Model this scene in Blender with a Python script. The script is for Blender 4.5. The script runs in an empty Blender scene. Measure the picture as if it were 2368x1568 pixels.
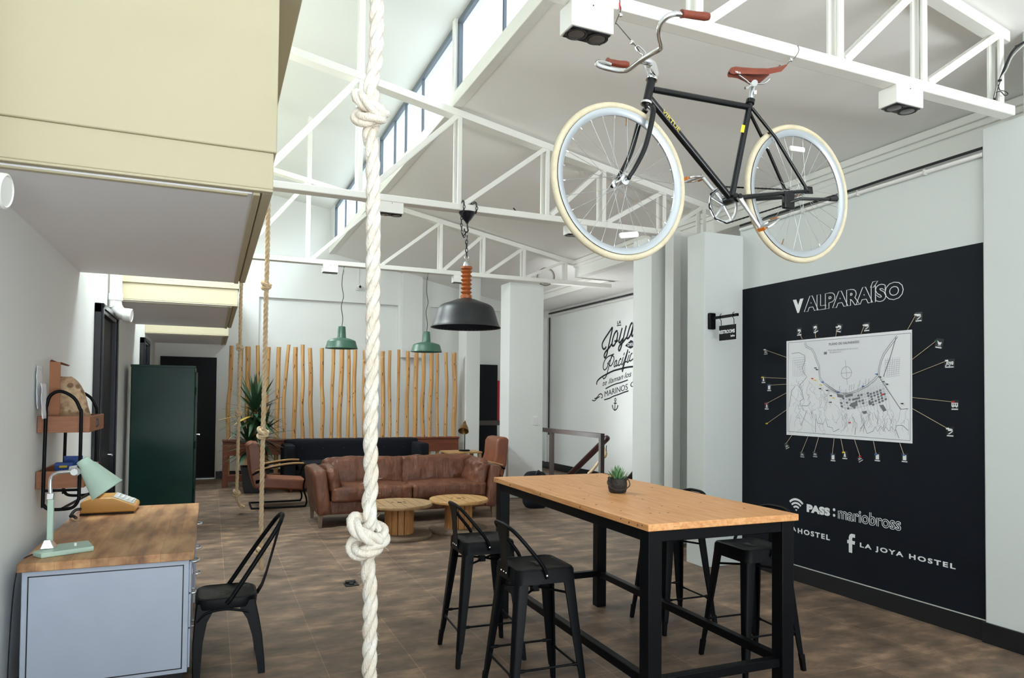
import bpy, bmesh, math, random
from mathutils import Vector, Matrix, noise as mnoise
PI = math.pi
sc = bpy.context.scene
COL = sc.collection
random.seed(7)

# ------------------------------------------------------------------ camera, world, lights, exposure
W_, H_ = 2368, 1568
FPX, YAW, PITCH, ROLL, SHY = 1613.78, 0.40732, 0.025042, 0.009986, 94.776
CAMZ = 1.66
def cam_axes():
    cy, sy, cp, sp, cr, sr = math.cos(YAW), math.sin(YAW), math.cos(PITCH), math.sin(PITCH), math.cos(ROLL), math.sin(ROLL)
    f = Vector((sy*cp, cy*cp, sp)); r = Vector((cy, -sy, 0)); u = r.cross(f)
    return cr*r+sr*u, -sr*r+cr*u, f
RX, UX, FX = cam_axes()
cam = bpy.data.cameras.new('camera'); cam_o = bpy.data.objects.new('camera', cam); COL.objects.link(cam_o)
cam.sensor_width = 36; cam.lens = FPX/W_*36; cam.shift_y = SHY/W_; cam.clip_start = .05; cam.clip_end = 200
M = Matrix((RX, UX, -FX)).transposed().to_4x4(); M.translation = (0, 0, CAMZ)
cam_o.matrix_world = M
sc.camera = cam_o
def ray(u, v): return RX*((u-W_/2)/FPX) - UX*((v-H_/2-SHY)/FPX) + FX
def PZ(u, v, z): d = ray(u, v); return Vector((0, 0, CAMZ)) + d*((z-CAMZ)/d.z)
def PX(u, v, x): d = ray(u, v); return Vector((0, 0, CAMZ)) + d*(x/d.x)
def PY(u, v, y): d = ray(u, v); return Vector((0, 0, CAMZ)) + d*(y/d.y)

sc.view_settings.view_transform = 'Standard'
sc.view_settings.look = 'None'
sc.view_settings.exposure = -0.1
sc.view_settings.gamma = 1
sc.view_settings.use_curve_mapping = False
sc.cycles.use_denoising = True
sc.cycles.max_bounces = 10; sc.cycles.diffuse_bounces = 7; sc.cycles.glossy_bounces = 3; sc.cycles.transmission_bounces = 4; sc.cycles.transparent_max_bounces = 6
sc.cycles.caustics_reflective = False; sc.cycles.caustics_refractive = False
sc.cycles.sample_clamp_indirect = 6

wd = bpy.data.worlds.new('sky'); sc.world = wd; wd.use_nodes = True
wn = wd.node_tree; bg = wn.nodes['Background']
# bright overcast sky above, brighter lower half added to light the ceiling
wtc = wn.nodes.new('ShaderNodeTexCoord'); wsx = wn.nodes.new('ShaderNodeSeparateXYZ'); wrp = wn.nodes.new('ShaderNodeValToRGB')
wrp.color_ramp.elements[0].position = .0; wrp.color_ramp.elements[0].color = (.98, .98, .97, 1); wrp.color_ramp.elements[1].position = .02; wrp.color_ramp.elements[1].color = (.66, .69, .72, 1)
wn.links.new(wtc.outputs['Generated'], wsx.inputs[0]); wn.links.new(wsx.outputs[2], wrp.inputs[0]); wn.links.new(wrp.outputs[0], bg.inputs[0])
bg.inputs[1].default_value = 2.4

def area(name, loc, rot, sx, sy, power, col):
    l = bpy.data.lights.new(name, 'AREA'); l.shape = 'RECTANGLE'; l.size = sx; l.size_y = sy; l.energy = power; l.color = col
    o = bpy.data.objects.new(name, l); COL.objects.link(o); o.location = loc; o.rotation_euler = rot
    return o
# daylight outside the clerestory band (aims into the room, -X and a little down)
area('clerestory_daylight', (4.3, 5.5, 6.75), (0, math.radians(52), 0), 1.8, 20, 740, (.84, .95, 1.0))
# daylight through the open shop front behind the viewer, with an added upward aim to brighten the ceiling
area('front_daylight', (2.8, -7.9, .15), (math.radians(173), 0, 0), 8.0, 3.0, 2950, (.90, .98, 1.0))
# unseen fill lights added over the left aisle to even out the brightness
area('aisle_fill', (-.45, 7.5, 5.0), (0, 0, 0), .9, 1.5, 275, (.87, .97, 1.0))
area('aisle_fill', (-.45, 12.0, 5.0), (0, 0, 0), .9, 1.3, 215, (.87, .97, 1.0))
# unseen fill light added on the column's hidden side to brighten the stair wall
area('stair_wall_fill', (5.16, 10.8, 1.8), (0, math.radians(-90), 0), 3.0, .3, 44, (.96, 1.0, 1.0))

# ------------------------------------------------------------------ materials
def lin(c): return tuple(((x/255)/12.92 if x/255 <= .04045 else ((x/255+.055)/1.055)**2.4) for x in c)
def mat(name, rgb, rough=.6, metal=0., var=None, vscale=6., stretch=(1, 1, 1), bump=0., bscale=40., coat=0., spec=.5, bstretch=(1, 1, 1)):
    m = bpy.data.materials.new(name); m.use_nodes = True
    nt = m.node_tree; b = nt.nodes['Principled BSDF']
    c = lin(rgb)+(1,)
    b.inputs['Base Color'].default_value = c; b.inputs['Roughness'].default_value = rough; b.inputs['Metallic'].default_value = metal
    b.inputs['Coat Weight'].default_value = coat; b.inputs['Specular IOR Level'].default_value = spec
    if var or bump:
        tc = nt.nodes.new('ShaderNodeTexCoord')
    if var:
        mp = nt.nodes.new('ShaderNodeMapping'); mp.inputs['Scale'].default_value = stretch
        n = nt.nodes.new('ShaderNodeTexNoise'); n.inputs['Scale'].default_value = vscale; n.inputs['Detail'].default_value = 6; n.inputs['Roughness'].default_value = .62
        r = nt.nodes.new('ShaderNodeValToRGB'); r.color_ramp.elements[0].position = .33; r.color_ramp.elements[1].position = .67
        r.color_ramp.elements[0].color = c; r.color_ramp.elements[1].color = lin(var)+(1,)
        L = nt.links.new; L(tc.outputs['Object'], mp.inputs[0]); L(mp.outputs[0], n.inputs[0]); L(n.outputs[0], r.inputs[0]); L(r.outputs[0], b.inputs['Base Color'])
    if bump:
        mp2 = nt.nodes.new('ShaderNodeMapping'); mp2.inputs['Scale'].default_value = bstretch
        n2 = nt.nodes.new('ShaderNodeTexNoise'); n2.inputs['Scale'].default_value = bscale; n2.inputs['Detail'].default_value = 4
        bp = nt.nodes.new('ShaderNodeBump'); bp.inputs['Strength'].default_value = bump; bp.inputs['Distance'].default_value = .02
        L = nt.links.new; L(tc.outputs['Object'], mp2.inputs[0]); L(mp2.outputs[0], n2.inputs[0]); L(n2.outputs[0], bp.inputs['Height']); L(bp.outputs[0], b.inputs['Normal'])
    return m

MT = {}
MT['white'] = mat('white_wall_paint', (230, 232, 231), .75, bump=.05, bscale=25)
MT['whitecool'] = mat('pale_grey_wall_paint', (210, 215, 214), .75, bump=.05, bscale=25)
MT['ceil2'] = mat('upper_ceiling_paint', (228, 230, 226), .8, bump=.04, bscale=18)
MT['ceil'] = mat('white_ceiling_paint', (248, 246, 244), .85, bump=.04, bscale=18)
MT['steelwhite'] = mat('white_steel_paint', (240, 239, 234), .5)
MT['beige'] = mat('beige_paint', (186, 177, 150), .65)
MT['soffit'] = mat('grey_soffit_paint', (238, 238, 242), .7)
MT['black'] = mat('black_powder_coat', (8, 10, 14), .42, spec=.13)
MT['blackwall'] = mat('black_wall_paint', (15, 19, 27), .6, var=(18, 22, 30), vscale=3, spec=.15)
MT['blacktile'] = mat('black_skirting_tile', (17, 19, 24), .35)
MT['blackdoor'] = mat('black_door_paint', (12, 14, 20), .55, spec=.2)
MT['blackframe'] = mat('black_frame_gloss', (24, 26, 34), .3)
MT['deskmetal'] = mat('blue_grey_metal_paint', (172, 181, 200), .42, var=(167, 176, 195), vscale=4)
MT['chrome'] = mat('chrome', (225, 226, 228), .12, 1.)
MT['alu'] = mat('brushed_aluminium', (205, 207, 210), .32, .9)
MT['rim'] = mat('anodised_rim', (176, 182, 188), .35, .5)
MT['tyre'] = mat('cream_rubber', (206, 196, 172), .75, var=(194, 182, 154), vscale=14, bump=.15, bscale=150)
MT['bikeblack'] = mat('black_gloss_paint', (8, 10, 14), .28, coat=.12, spec=.3)
MT['saddle'] = mat('chestnut_leather', (128, 56, 34), .42, var=(112, 46, 28), vscale=20)
MT['leather'] = mat('brown_leather', (112, 70, 50), .42, var=(86, 52, 38), vscale=5, bump=.9, bscale=7, spec=.4, bstretch=(2.2, 1, .8))
MT['leather2'] = mat('tan_leather', (132, 76, 50), .42, var=(112, 62, 42), vscale=4, bump=.1, bscale=40)
MT['blackfabric'] = mat('black_wool_fabric', (25, 27, 34), .85, bump=.15, bscale=300, spec=.2)
MT['rope'] = mat('cotton_rope', (243, 239, 233), .9, var=(232, 220, 204), vscale=9, bump=.6, bscale=160, spec=.1, bstretch=(1, 1, .25))
MT['rope2'] = mat('hemp_rope', (216, 194, 162), .9, var=(198, 172, 138), vscale=20, bump=.5, bscale=160, spec=.1)
MT['pendblack'] = mat('black_enamel', (22, 24, 29), .42, var=(34, 35, 38), vscale=4)
MT['pendin'] = mat('dark_enamel_inside', (14, 17, 25), .6, spec=.2)
MT['pendgreen'] = mat('green_enamel', (66, 102, 84), .38, var=(58, 92, 76), vscale=8)
MT['turned'] = mat('turned_wood', (168, 92, 46), .45, var=(146, 76, 36), vscale=6, stretch=(4, 4, 1))
MT['green'] = mat('dark_green_enamel', (8, 44, 40), .3, var=(12, 52, 46), vscale=3, bump=.05, bscale=6, spec=.22)
MT['mint'] = mat('mint_enamel', (182, 208, 194), .35, var=(174, 200, 186), vscale=6)
MT['paper'] = mat('white_paper', (226, 228, 232), .7)
MT['white2'] = mat('white_plastic', (232, 232, 230), .45)
MT['yellow'] = mat('mustard_plastic', (204, 154, 84), .35)
MT['darkplastic'] = mat('black_plastic', (16, 17, 20), .4)
MT['greyplastic'] = mat('pale_grey_plastic', (196, 198, 192), .5)
MT['cardboard'] = mat('kraft_cardboard', (150, 100, 72), .8)
MT['boxwood'] = mat('varnished_box_wood', (150, 94, 58), .42, var=(126, 74, 44), vscale=5, stretch=(1, 6, 10))
MT['blue'] = mat('blue_card', (24, 66, 138), .5)
MT['red'] = mat('red_plastic', (196, 30, 30), .5)
MT['green2'] = mat('green_plastic', (30, 92, 66), .5)
MT['yel2'] = mat('yellow_plastic', (232, 196, 40), .5)
MT['blu2'] = mat('blue_plastic', (40, 92, 160), .5)
MT['orange'] = mat('orange_reflector', (222, 126, 40), .3)
MT['letter'] = mat('white_lettering_paint', (226, 230, 232), .6)
MT['letterblack'] = mat('black_lettering_paint', (22, 25, 34), .6)
MT['mapink'] = mat('grey_map_ink', (120, 122, 130), .7)
MT['mapink2'] = mat('pale_map_ink', (176, 177, 184), .7)
MT['mapink3'] = mat('dark_map_ink', (112, 112, 120), .7)
MT['mapblock'] = mat('light_map_block', (196, 197, 203), .7)
MT['mapsea'] = mat('map_sea_tint', (220, 221, 228), .7)
MT['string'] = mat('beige_thread', (200, 182, 150), .8)
MT['leaf'] = mat('yucca_leaf', (34, 62, 44), .4, var=(52, 84, 52), vscale=8)
MT['leafyellow'] = mat('yellowed_leaf', (176, 148, 60), .5)
MT['succulent'] = mat('succulent_leaf', (76, 124, 86), .4, var=(112, 152, 104), vscale=30)
MT['soil'] = mat('potting_soil', (52, 42, 34), .95)
MT['iron'] = mat('cast_iron', (38, 37, 38), .55, var=(50, 47, 45), vscale=20, bump=.3, bscale=60)
MT['potgrey'] = mat('dark_grey_planter', (46, 48, 52), .6)
MT['brass'] = mat('aged_brass', (134, 104, 58), .35, .75)
MT['pole'] = mat('peeled_wood_pole', (210, 166, 108), .55, var=(176, 124, 70), vscale=3.5, stretch=(6, 6, .5), bump=.15, bscale=12, bstretch=(4, 4, .5))
MT['knot'] = mat('dark_wood_knot', (62, 36, 20), .7)
MT['redwood'] = mat('reddish_timber', (126, 64, 38), .5, var=(98, 46, 28), vscale=4, stretch=(.6, 5, 5))
MT['ashwood'] = mat('pale_ash_wood', (196, 158, 104), .42, var=(168, 124, 74), vscale=5, stretch=(1, 6, 6))
MT['spoolwood'] = mat('weathered_spool_board', (168, 138, 98), .65, var=(134, 104, 70), vscale=4, stretch=(1, 7, 2), bump=.2, bscale=20)
MT['spoolcore'] = mat('spool_core_slats', (186, 134, 82), .6, var=(150, 100, 56), vscale=5, stretch=(6, 6, .7))
MT['spoolbase'] = mat('dusty_spool_board', (118, 100, 82), .7, var=(98, 80, 64), vscale=5, stretch=(1, 7, 2))
MT['darksteel'] = mat('brown_steel', (58, 50, 48), .45)
MT['banister'] = mat('dark_red_banister', (42, 18, 17), .3, coat=.2)
MT['cable'] = mat('black_cable', (24, 22, 30), .5)
MT['bronze'] = mat('grey_window_frame', (84, 94, 104), .5, 0.)
MT['lens'] = mat('spot_lens', (120, 116, 116), .25, .6)
MT['kraft'] = mat('printed_paper_bag', (140, 104, 74), .6, var=(206, 178, 144), vscale=16)
MT['decal'] = mat('yellow_decal', (186, 172, 78), .5)

def bag_mat():
    m = MT['kraft']; nt = m.node_tree; b = nt.nodes['Principled BSDF']; L = nt.links.new
    src = b.inputs['Base Color'].links[0].from_socket
    tc = nt.nodes.new('ShaderNodeTexCoord'); vo = nt.nodes.new('ShaderNodeTexVoronoi'); vo.inputs['Scale'].default_value = 17; vo.inputs['Randomness'].default_value = .35
    rp = nt.nodes.new('ShaderNodeValToRGB'); rp.color_ramp.elements[0].position = .26; rp.color_ramp.elements[0].color = (.42, .34, .28, 1); rp.color_ramp.elements[1].position = .36; rp.color_ramp.elements[1].color = (1, 1, 1, 1)
    mx = nt.nodes.new('ShaderNodeMix'); mx.data_type = 'RGBA'; mx.blend_type = 'MULTIPLY'; mx.inputs[0].default_value = 1
    L(tc.outputs['Object'], vo.inputs['Vector']); L(vo.outputs['Distance'], rp.inputs[0]); L(src, mx.inputs[6]); L(rp.outputs[0], mx.inputs[7]); L(mx.outputs[2], b.inputs['Base Color'])
bag_mat()
def wood_planks(name, axis_scale, base, dark, light, plank):
    m = bpy.data.materials.new(name); m.use_nodes = True; nt = m.node_tree; b = nt.nodes['Principled BSDF']; L = nt.links.new
    tc = nt.nodes.new('ShaderNodeTexCoord'); mp = nt.nodes.new('ShaderNodeMapping'); mp.inputs['Scale'].default_value = axis_scale
    n = nt.nodes.new('ShaderNodeTexNoise'); n.inputs['Scale'].default_value = 4; n.inputs['Detail'].default_value = 7
    r = nt.nodes.new('ShaderNodeValToRGB'); r.color_ramp.elements[0].position = .3; r.color_ramp.elements[1].position = .7
    r.color_ramp.elements[0].color = lin(dark)+(1,); r.color_ramp.elements[1].color = lin(light)+(1,)
    e = r.color_ramp.elements.new(.5); e.color = lin(base)+(1,)
    L(tc.outputs['Object'], mp.inputs[0]); L(mp.outputs[0], n.inputs[0]); L(n.outputs[0], r.inputs[0])
    mp2 = nt.nodes.new('ShaderNodeMapping'); mp2.inputs['Rotation'].default_value = plank[3]
    br = nt.nodes.new('ShaderNodeTexBrick'); br.inputs['Scale'].default_value = 1; br.inputs['Brick Width'].default_value = plank[0]; br.inputs['Row Height'].default_value = plank[1]
    br.inputs['Mortar Size'].default_value = plank[2]; br.inputs['Color1'].default_value = (.72, .72, .72, 1); br.inputs['Color2'].default_value = (1, 1, 1, 1); br.inputs['Mortar'].default_value = (.45, .4, .36, 1)
    L(tc.outputs['Object'], mp2.inputs[0]); L(mp2.outputs[0], br.inputs[0])
    mx = nt.nodes.new('ShaderNodeMix'); mx.data_type = 'RGBA'; mx.blend_type = 'MULTIPLY'; mx.inputs[0].default_value = plank[4]
    L(r.outputs[0], mx.inputs[6]); L(br.outputs[0], mx.inputs[7]); L(mx.outputs[2], b.inputs['Base Color'])
    b.inputs['Roughness'].default_value = .42
    return m
MT['tabletop'] = wood_planks('pine_table_top', (14, 1.1, 14), (222, 160, 104), (206, 140, 84), (232, 176, 122), (3.0, .24, .002, (0, 0, PI/2), .25))
MT['desktop'] = wood_planks('butcher_block_top', (2.6, .5, 2.6), (186, 136, 92), (122, 80, 52), (222, 176, 126), (.75, .085, .0008, (0, 0, PI/2), 1.0))

def floor_mat():
    m = bpy.data.materials.new('brown_floor_tiles'); m.use_nodes = True; nt = m.node_tree; b = nt.nodes['Principled BSDF']; L = nt.links.new
    tc = nt.nodes.new('ShaderNodeTexCoord')
    mp = nt.nodes.new('ShaderNodeMapping'); mp.inputs['Location'].default_value = (-.147+.5275*20, -.152+.503*20, 0)
    L(tc.outputs['Object'], mp.inputs[0])
    br = nt.nodes.new('ShaderNodeTexBrick'); br.offset = 0; br.inputs['Scale'].default_value = 1; br.inputs['Brick Width'].default_value = .5275; br.inputs['Row Height'].default_value = .503
    br.inputs['Mortar Size'].default_value = .0035; br.inputs['Mortar Smooth'].default_value = .3
    br.inputs['Color1'].default_value = (.8, .8, .8, 1); br.inputs['Color2'].default_value = (1.12, 1.1, 1.08, 1); br.inputs['Mortar'].default_value = (1.5, 1.42, 1.35, 1)
    L(mp.outputs[0], br.inputs[0])
    mp2 = nt.nodes.new('ShaderNodeMapping'); mp2.inputs['Scale'].default_value = (2.0, 3.4, 1)
    n = nt.nodes.new('ShaderNodeTexNoise'); n.inputs['Scale'].default_value = 1.5; n.inputs['Detail'].default_value = 6; n.inputs['Roughness'].default_value = .6
    L(tc.outputs['Object'], mp2.inputs[0]); L(mp2.outputs[0], n.inputs[0])
    r = nt.nodes.new('ShaderNodeValToRGB'); r.color_ramp.elements[0].position = .32; r.color_ramp.elements[1].position = .72
    r.color_ramp.elements[0].color = lin((86, 73, 64))+(1,); r.color_ramp.elements[1].color = lin((164, 135, 111))+(1,)
    e = r.color_ramp.elements.new(.52); e.color = lin((118, 99, 84))+(1,)
    L(n.outputs[0], r.inputs[0])
    mx = nt.nodes.new('ShaderNodeMix'); mx.data_type = 'RGBA'; mx.blend_type = 'MULTIPLY'; mx.inputs[0].default_value = 1
    L(r.outputs[0], mx.inputs[6]); L(br.outputs[0], mx.inputs[7]); L(mx.outputs[2], b.inputs['Base Color'])
    b.inputs['Roughness'].default_value = .5; b.inputs['Specular IOR Level'].default_value = .35
    bp = nt.nodes.new('ShaderNodeBump'); bp.inputs['Strength'].default_value = .25; bp.inputs['Distance'].default_value = .01
    L(n.outputs[0], bp.inputs['Height']); L(bp.outputs[0], b.inputs['Normal'])
    return m
MT['floor'] = floor_mat()
def glass_mat(name, tint=(1, 1, 1), gl=.08):
    m = bpy.data.materials.new(name); m.use_nodes = True; nt = m.node_tree; nt.nodes.clear()
    o = nt.nodes.new('ShaderNodeOutputMaterial'); t = nt.nodes.new('ShaderNodeBsdfTransparent'); t.inputs[0].default_value = tint+(1,)
    g = nt.nodes.new('ShaderNodeBsdfGlossy'); g.inputs['Roughness'].default_value = .05
    x = nt.nodes.new('ShaderNodeMixShader'); x.inputs[0].default_value = gl
    nt.links.new(t.outputs[0], x.inputs[1]); nt.links.new(g.outputs[0], x.inputs[2]); nt.links.new(x.outputs[0], o.inputs[0])
    return m
MT['glass'] = glass_mat('window_glass', (.95, .98, 1.0), .05)
MT['clear'] = glass_mat('clear_plastic', (.92, .92, .95), .3)

# ------------------------------------------------------------------ mesh helpers
class MB:
    def __init__(s): s.v = []; s.f = []
    def add(s, vs, fs):
        o = len(s.v); s.v += [Vector(p) for p in vs]; s.f += [tuple(i+o for i in q) for q in fs]; return s
    def box(s, x0, x1, y0, y1, z0, z1, R=None, c=None):
        vs = [Vector((x, y, z)) for z in (z0, z1) for y in (y0, y1) for x in (x0, x1)]
        if R is not None:
            c = Vector(c) if c is not None else Vector(((x0+x1)/2, (y0+y1)/2, (z0+z1)/2))
            vs = [c + R @ (p-c) for p in vs]
        return s.add(vs, [(0, 2, 3, 1), (4, 5, 7, 6), (0, 1, 5, 4), (2, 6, 7, 3), (0, 4, 6, 2), (1, 3, 7, 5)])
    def loft(s, rings, cap=True, closed=False):
        n = len(rings[0]); o = len(s.v)
        for r in rings: s.v += [Vector(p) for p in r]
        k = len(rings)
        for i in range(k if closed else k-1):
            a = o+i*n; b = o+((i+1) % k)*n
            for j in range(n):
                j2 = (j+1) % n; s.f.append((a+j, a+j2, b+j2, b+j))
        if cap and not closed:
            s.f.append(tuple(o+j for j in reversed(range(n)))); s.f.append(tuple(o+(k-1)*n+j for j in range(n)))
        return s
    def tube(s, pts, r, n=8, closed=False, sx=1., sy=1.):
        P = [Vector(p) for p in pts]; k = len(P)
        if not isinstance(r, (list, tuple)): r = [r]*k
        T = []
        for i in range(k):
            a = P[(i-1) % k] if (closed or i > 0) else P[i]; b = P[(i+1) % k] if (closed or i < k-1) else P[i]
            t = (b-a); T.append(t.normalized() if t.length > 1e-9 else Vector((0, 0, 1)))
        up = Vector((0, 0, 1)) if abs(T[0].z) < .9 else Vector((0, 1, 0))
        N = (up - T[0]*up.dot(T[0])).normalized(); rings = []
        for i in range(k):
            N = N - T[i]*N.dot(T[i])
            N = N.normalized() if N.length > 1e-6 else T[i].orthogonal().normalized()
            B = T[i].cross(N)
            rings.append([P[i] + (N*math.cos(2*PI*j/n)*sx + B*math.sin(2*PI*j/n)*sy)*r[i] for j in range(n)])
        return s.loft(rings, True, closed)
    def cyl(s, a, b, r, r2=None, n=16): return s.tube([a, b], [r, r if r2 is None else r2], n)
    def lathe(s, prof, c=(0, 0, 0), axis=(0, 0, 1), n=32, cap=True):
        ax = Vector(axis).normalized(); u = ax.orthogonal().normalized(); w = ax.cross(u); c = Vector(c)
        rings = [[c + ax*z + (u*math.cos(2*PI*j/n)+w*math.sin(2*PI*j/n))*max(r, 1e-5) for j in range(n)] for r, z in prof]
        return s.loft(rings, cap)
    def prism(s, poly, d):
        d = Vector(d); a = [Vector(p) for p in poly]; return s.loft([a, [p+d for p in a]])
    def torus(s, c, axis, R, r, n=48, m=10, sr=1., sa=1.):
        ax = Vector(axis).normalized(); u = ax.orthogonal().normalized(); w = ax.cross(u); c = Vector(c); rings = []
        for i in range(n):
            d = u*math.cos(2*PI*i/n)+w*math.sin(2*PI*i/n)
            rings.append([c + d*(R+r*sr*math.cos(2*PI*j/m)) + ax*(r*sa*math.sin(2*PI*j/m)) for j in range(m)])
        return s.loft(rings, False, True)
    def ribbon(s, pts, w, nrm):           # flat stroke of width w lying in the plane with normal nrm
        P = [Vector(p) for p in pts]; nrm = Vector(nrm); L = []; R = []
        for i in range(len(P)):
            t = (P[min(i+1, len(P)-1)]-P[max(i-1, 0)]).normalized(); q = t.cross(nrm).normalized()
            ww = w[i] if isinstance(w, (list, tuple)) else w
            L.append(P[i]+q*ww/2); R.append(P[i]-q*ww/2)
        o = len(s.v); k = len(P); s.v += L+R
        for i in range(k-1): s.f.append((o+i, o+i+1, o+k+i+1, o+k+i))
        return s
    def rbox(s, c, size, r=.05, bulge=(0, 0, 0), n=10, nz=0., nscale=6., R=None, seed=0.):   # cushion: rounded box with bulged faces and wrinkles
        h = Vector(size)/2; c = Vector(c); idx = {}; vs = []; fs = []
        def vid(i, j, k):
            if (i, j, k) not in idx:
                p = Vector((2*i/n-1, 2*j/n-1, 2*k/n-1))
                q = Vector((math.copysign(abs(p.x)**.8, p.x)*h.x, math.copysign(abs(p.y)**.8, p.y)*h.y, math.copysign(abs(p.z)**.8, p.z)*h.z))
                rr = min(r, h.x, h.y, h.z)
                inn = Vector([max(-(h[a]-rr), min(h[a]-rr, q[a])) for a in range(3)])
                d = q-inn
                q = inn + (d.normalized()*rr if d.length > 1e-9 else d)
                q.x += bulge[0]*p.x*(1-p.y*p.y)*(1-p.z*p.z); q.y += bulge[1]*p.y*(1-p.x*p.x)*(1-p.z*p.z); q.z += bulge[2]*p.z*(1-p.x*p.x)*(1-p.y*p.y)
                if nz:
                    sp = (q*nscale)+Vector((seed, seed*1.7, 0)); g = mnoise.noise(sp)+.5*mnoise.noise(sp*2.3)
                    dd = q.normalized() if d.length < 1e-9 else d.normalized(); q += dd*g*nz
                if R is not None: q = R @ q
                idx[(i, j, k)] = len(vs); vs.append(c+q)
            return idx[(i, j, k)]
        for a in range(n):
            for b in range(n):
                fs += [(vid(a, b, 0), vid(a, b+1, 0), vid(a+1, b+1, 0), vid(a+1, b, 0)), (vid(a, b, n), vid(a+1, b, n), vid(a+1, b+1, n), vid(a, b+1, n)),
                       (vid(a, 0, b), vid(a+1, 0, b), vid(a+1, 0, b+1), vid(a, 0, b+1)), (vid(a, n, b), vid(a, n, b+1), vid(a+1, n, b+1), vid(a+1, n, b)),
                       (vid(0, a, b), vid(0, a, b+1), vid(0, a+1, b+1), vid(0, a+1, b)), (vid(n, a, b), vid(n, a+1, b), vid(n, a+1, b+1), vid(n, a, b+1))]
        return s.add(vs, fs)
    def obj(s, name, m, parent=None, local=False, bevel=0., smooth=True, angle=40, label=None, seg=2):
        vs = s.v
        if parent is not None and not local:
            inv = world_of(parent).inverted(); vs = [inv @ p for p in vs]
        me = bpy.data.meshes.new(name); me.from_pydata([tuple(p) for p in vs], [], s.f); me.validate()
        bm = bmesh.new(); bm.from_mesh(me); bmesh.ops.recalc_face_normals(bm, faces=bm.faces); bm.to_mesh(me); bm.free()
        me.materials.append(MT[m] if isinstance(m, str) else m)
        if smooth:
            me.shade_smooth(); me.set_sharp_from_angle(angle=math.radians(angle))
        o = bpy.data.objects.new(name, me); COL.objects.link(o)
        if parent is not None: o.parent = parent
        if bevel:
            md = o.modifiers.new('bevel', 'BEVEL'); md.width = bevel; md.segments = seg; md.limit_method = 'ANGLE'; md.angle_limit = math.radians(35); md.harden_normals = False
        if label: o['label'] = label
        return o
def world_of(o):
    m = Matrix.LocRotScale(o.location, o.rotation_euler, o.scale)
    return (world_of(o.parent) @ m) if o.parent else m
def thing(name, label, cat, loc=(0, 0, 0), rz=0., group=None):
    o = bpy.data.objects.new(name, None); COL.objects.link(o); o.location = loc; o.rotation_euler = (0, 0, rz)
    o.empty_display_size = .1
    return tag(o, label, cat, group)
def tag(o, label, cat, group=None):
    o['label'] = label; o['category'] = cat
    if group: o['group'] = group
    return o
def struct(name, mb, m, parent=None, **k):
    o = mb.obj(name, m, parent, **k)
    if parent is None: o['kind'] = 'structure'
    return o
def dup(root, loc, rz, label=None, group=None):
    r = root.copy(); COL.objects.link(r); r.location = loc; r.rotation_euler = (0, 0, rz)
    if label: r['label'] = label
    if group: r['group'] = group
    def rec(src, dst):
        for ch in list(src.children):
            c = ch.copy(); COL.objects.link(c); c.parent = dst; rec(ch, c)
    rec(root, r); return r
def rotz(a): return Matrix.Rotation(a, 3, 'Z')
def spline(pts, n=6, closed=False):       # Catmull-Rom
    P = [Vector(p) for p in pts]; k = len(P); out = []
    for i in range(k if closed else k-1):
        a, b, c, d = (P[(i-1) % k], P[i], P[(i+1) % k], P[(i+2) % k]) if closed else (P[max(i-1, 0)], P[i], P[i+1], P[min(i+2, k-1)])
        for j in range(n):
            t = j/n; out.append(.5*((2*b)+(c-a)*t+(2*a-5*b+4*c-d)*t*t+(3*b-3*c+d-a)*t*t*t))
    if not closed: out.append(P[-1])
    return out

def text_mb(txt, o, r, u, width=None, height=None, bold=0., outline=0., shear=0., lift=.0015, space=1.):
    """lettering: o = left end of baseline, r/u = unit right/up vectors, fitted to width/height (cap height)"""
    cu = bpy.data.curves.new('t', 'FONT'); cu.body = txt; cu.size = 1; cu.offset = bold; cu.shear = shear; cu.resolution_u = 3; cu.space_character = space
    ob = bpy.data.objects.new('t', cu); COL.objects.link(ob)
    dg = bpy.context.evaluated_depsgraph_get(); ev = ob.evaluated_get(dg); me = bpy.data.meshes.new_from_object(ev)
    bm = bmesh.new(); bm.from_mesh(me); bmesh.ops.remove_doubles(bm, verts=bm.verts, dist=1e-5)
    xs = [v.co.x for v in bm.verts]; ys = [v.co.y for v in bm.verts]
    x0, x1, y1 = min(xs), max(xs), max(ys); yb = min(ys) if txt.isupper() or txt.isdigit() else 0.
    sx = width/(x1-x0) if width else None; sy = height/(y1-yb) if height else None
    sx = sx or sy; sy = sy or sx
    r = Vector(r); u = Vector(u); nrm = r.cross(u); mb = MB(); o = Vector(o)
    P = lambda c: o + r*((c.x-x0)*sx) + u*((c.y-yb)*sy) + nrm*lift
    if not outline:
        bm.verts.index_update(); mb.add([P(v.co) for v in bm.verts], [tuple(v.index for v in f.verts) for f in bm.faces])
    else:
        be = [e for e in bm.edges if len(e.link_faces) == 1]; nb = {}
        for e in be:
            a, b = e.verts; nb.setdefault(a, []).append(b); nb.setdefault(b, []).append(a)
        seen = set()
        for v in nb:
            if v in seen: continue
            loop = [v]; seen.add(v); cur = v
            while True:
                nx = [w for w in nb[cur] if w not in seen]
                if not nx: break
                cur = nx[0]; seen.add(cur); loop.append(cur)
            if len(loop) > 2: mb.tube([P(w.co) for w in loop], outline, 4, True)
    bm.free(); bpy.data.objects.remove(ob); bpy.data.curves.remove(cu); bpy.data.meshes.remove(me)
    return mb

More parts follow.
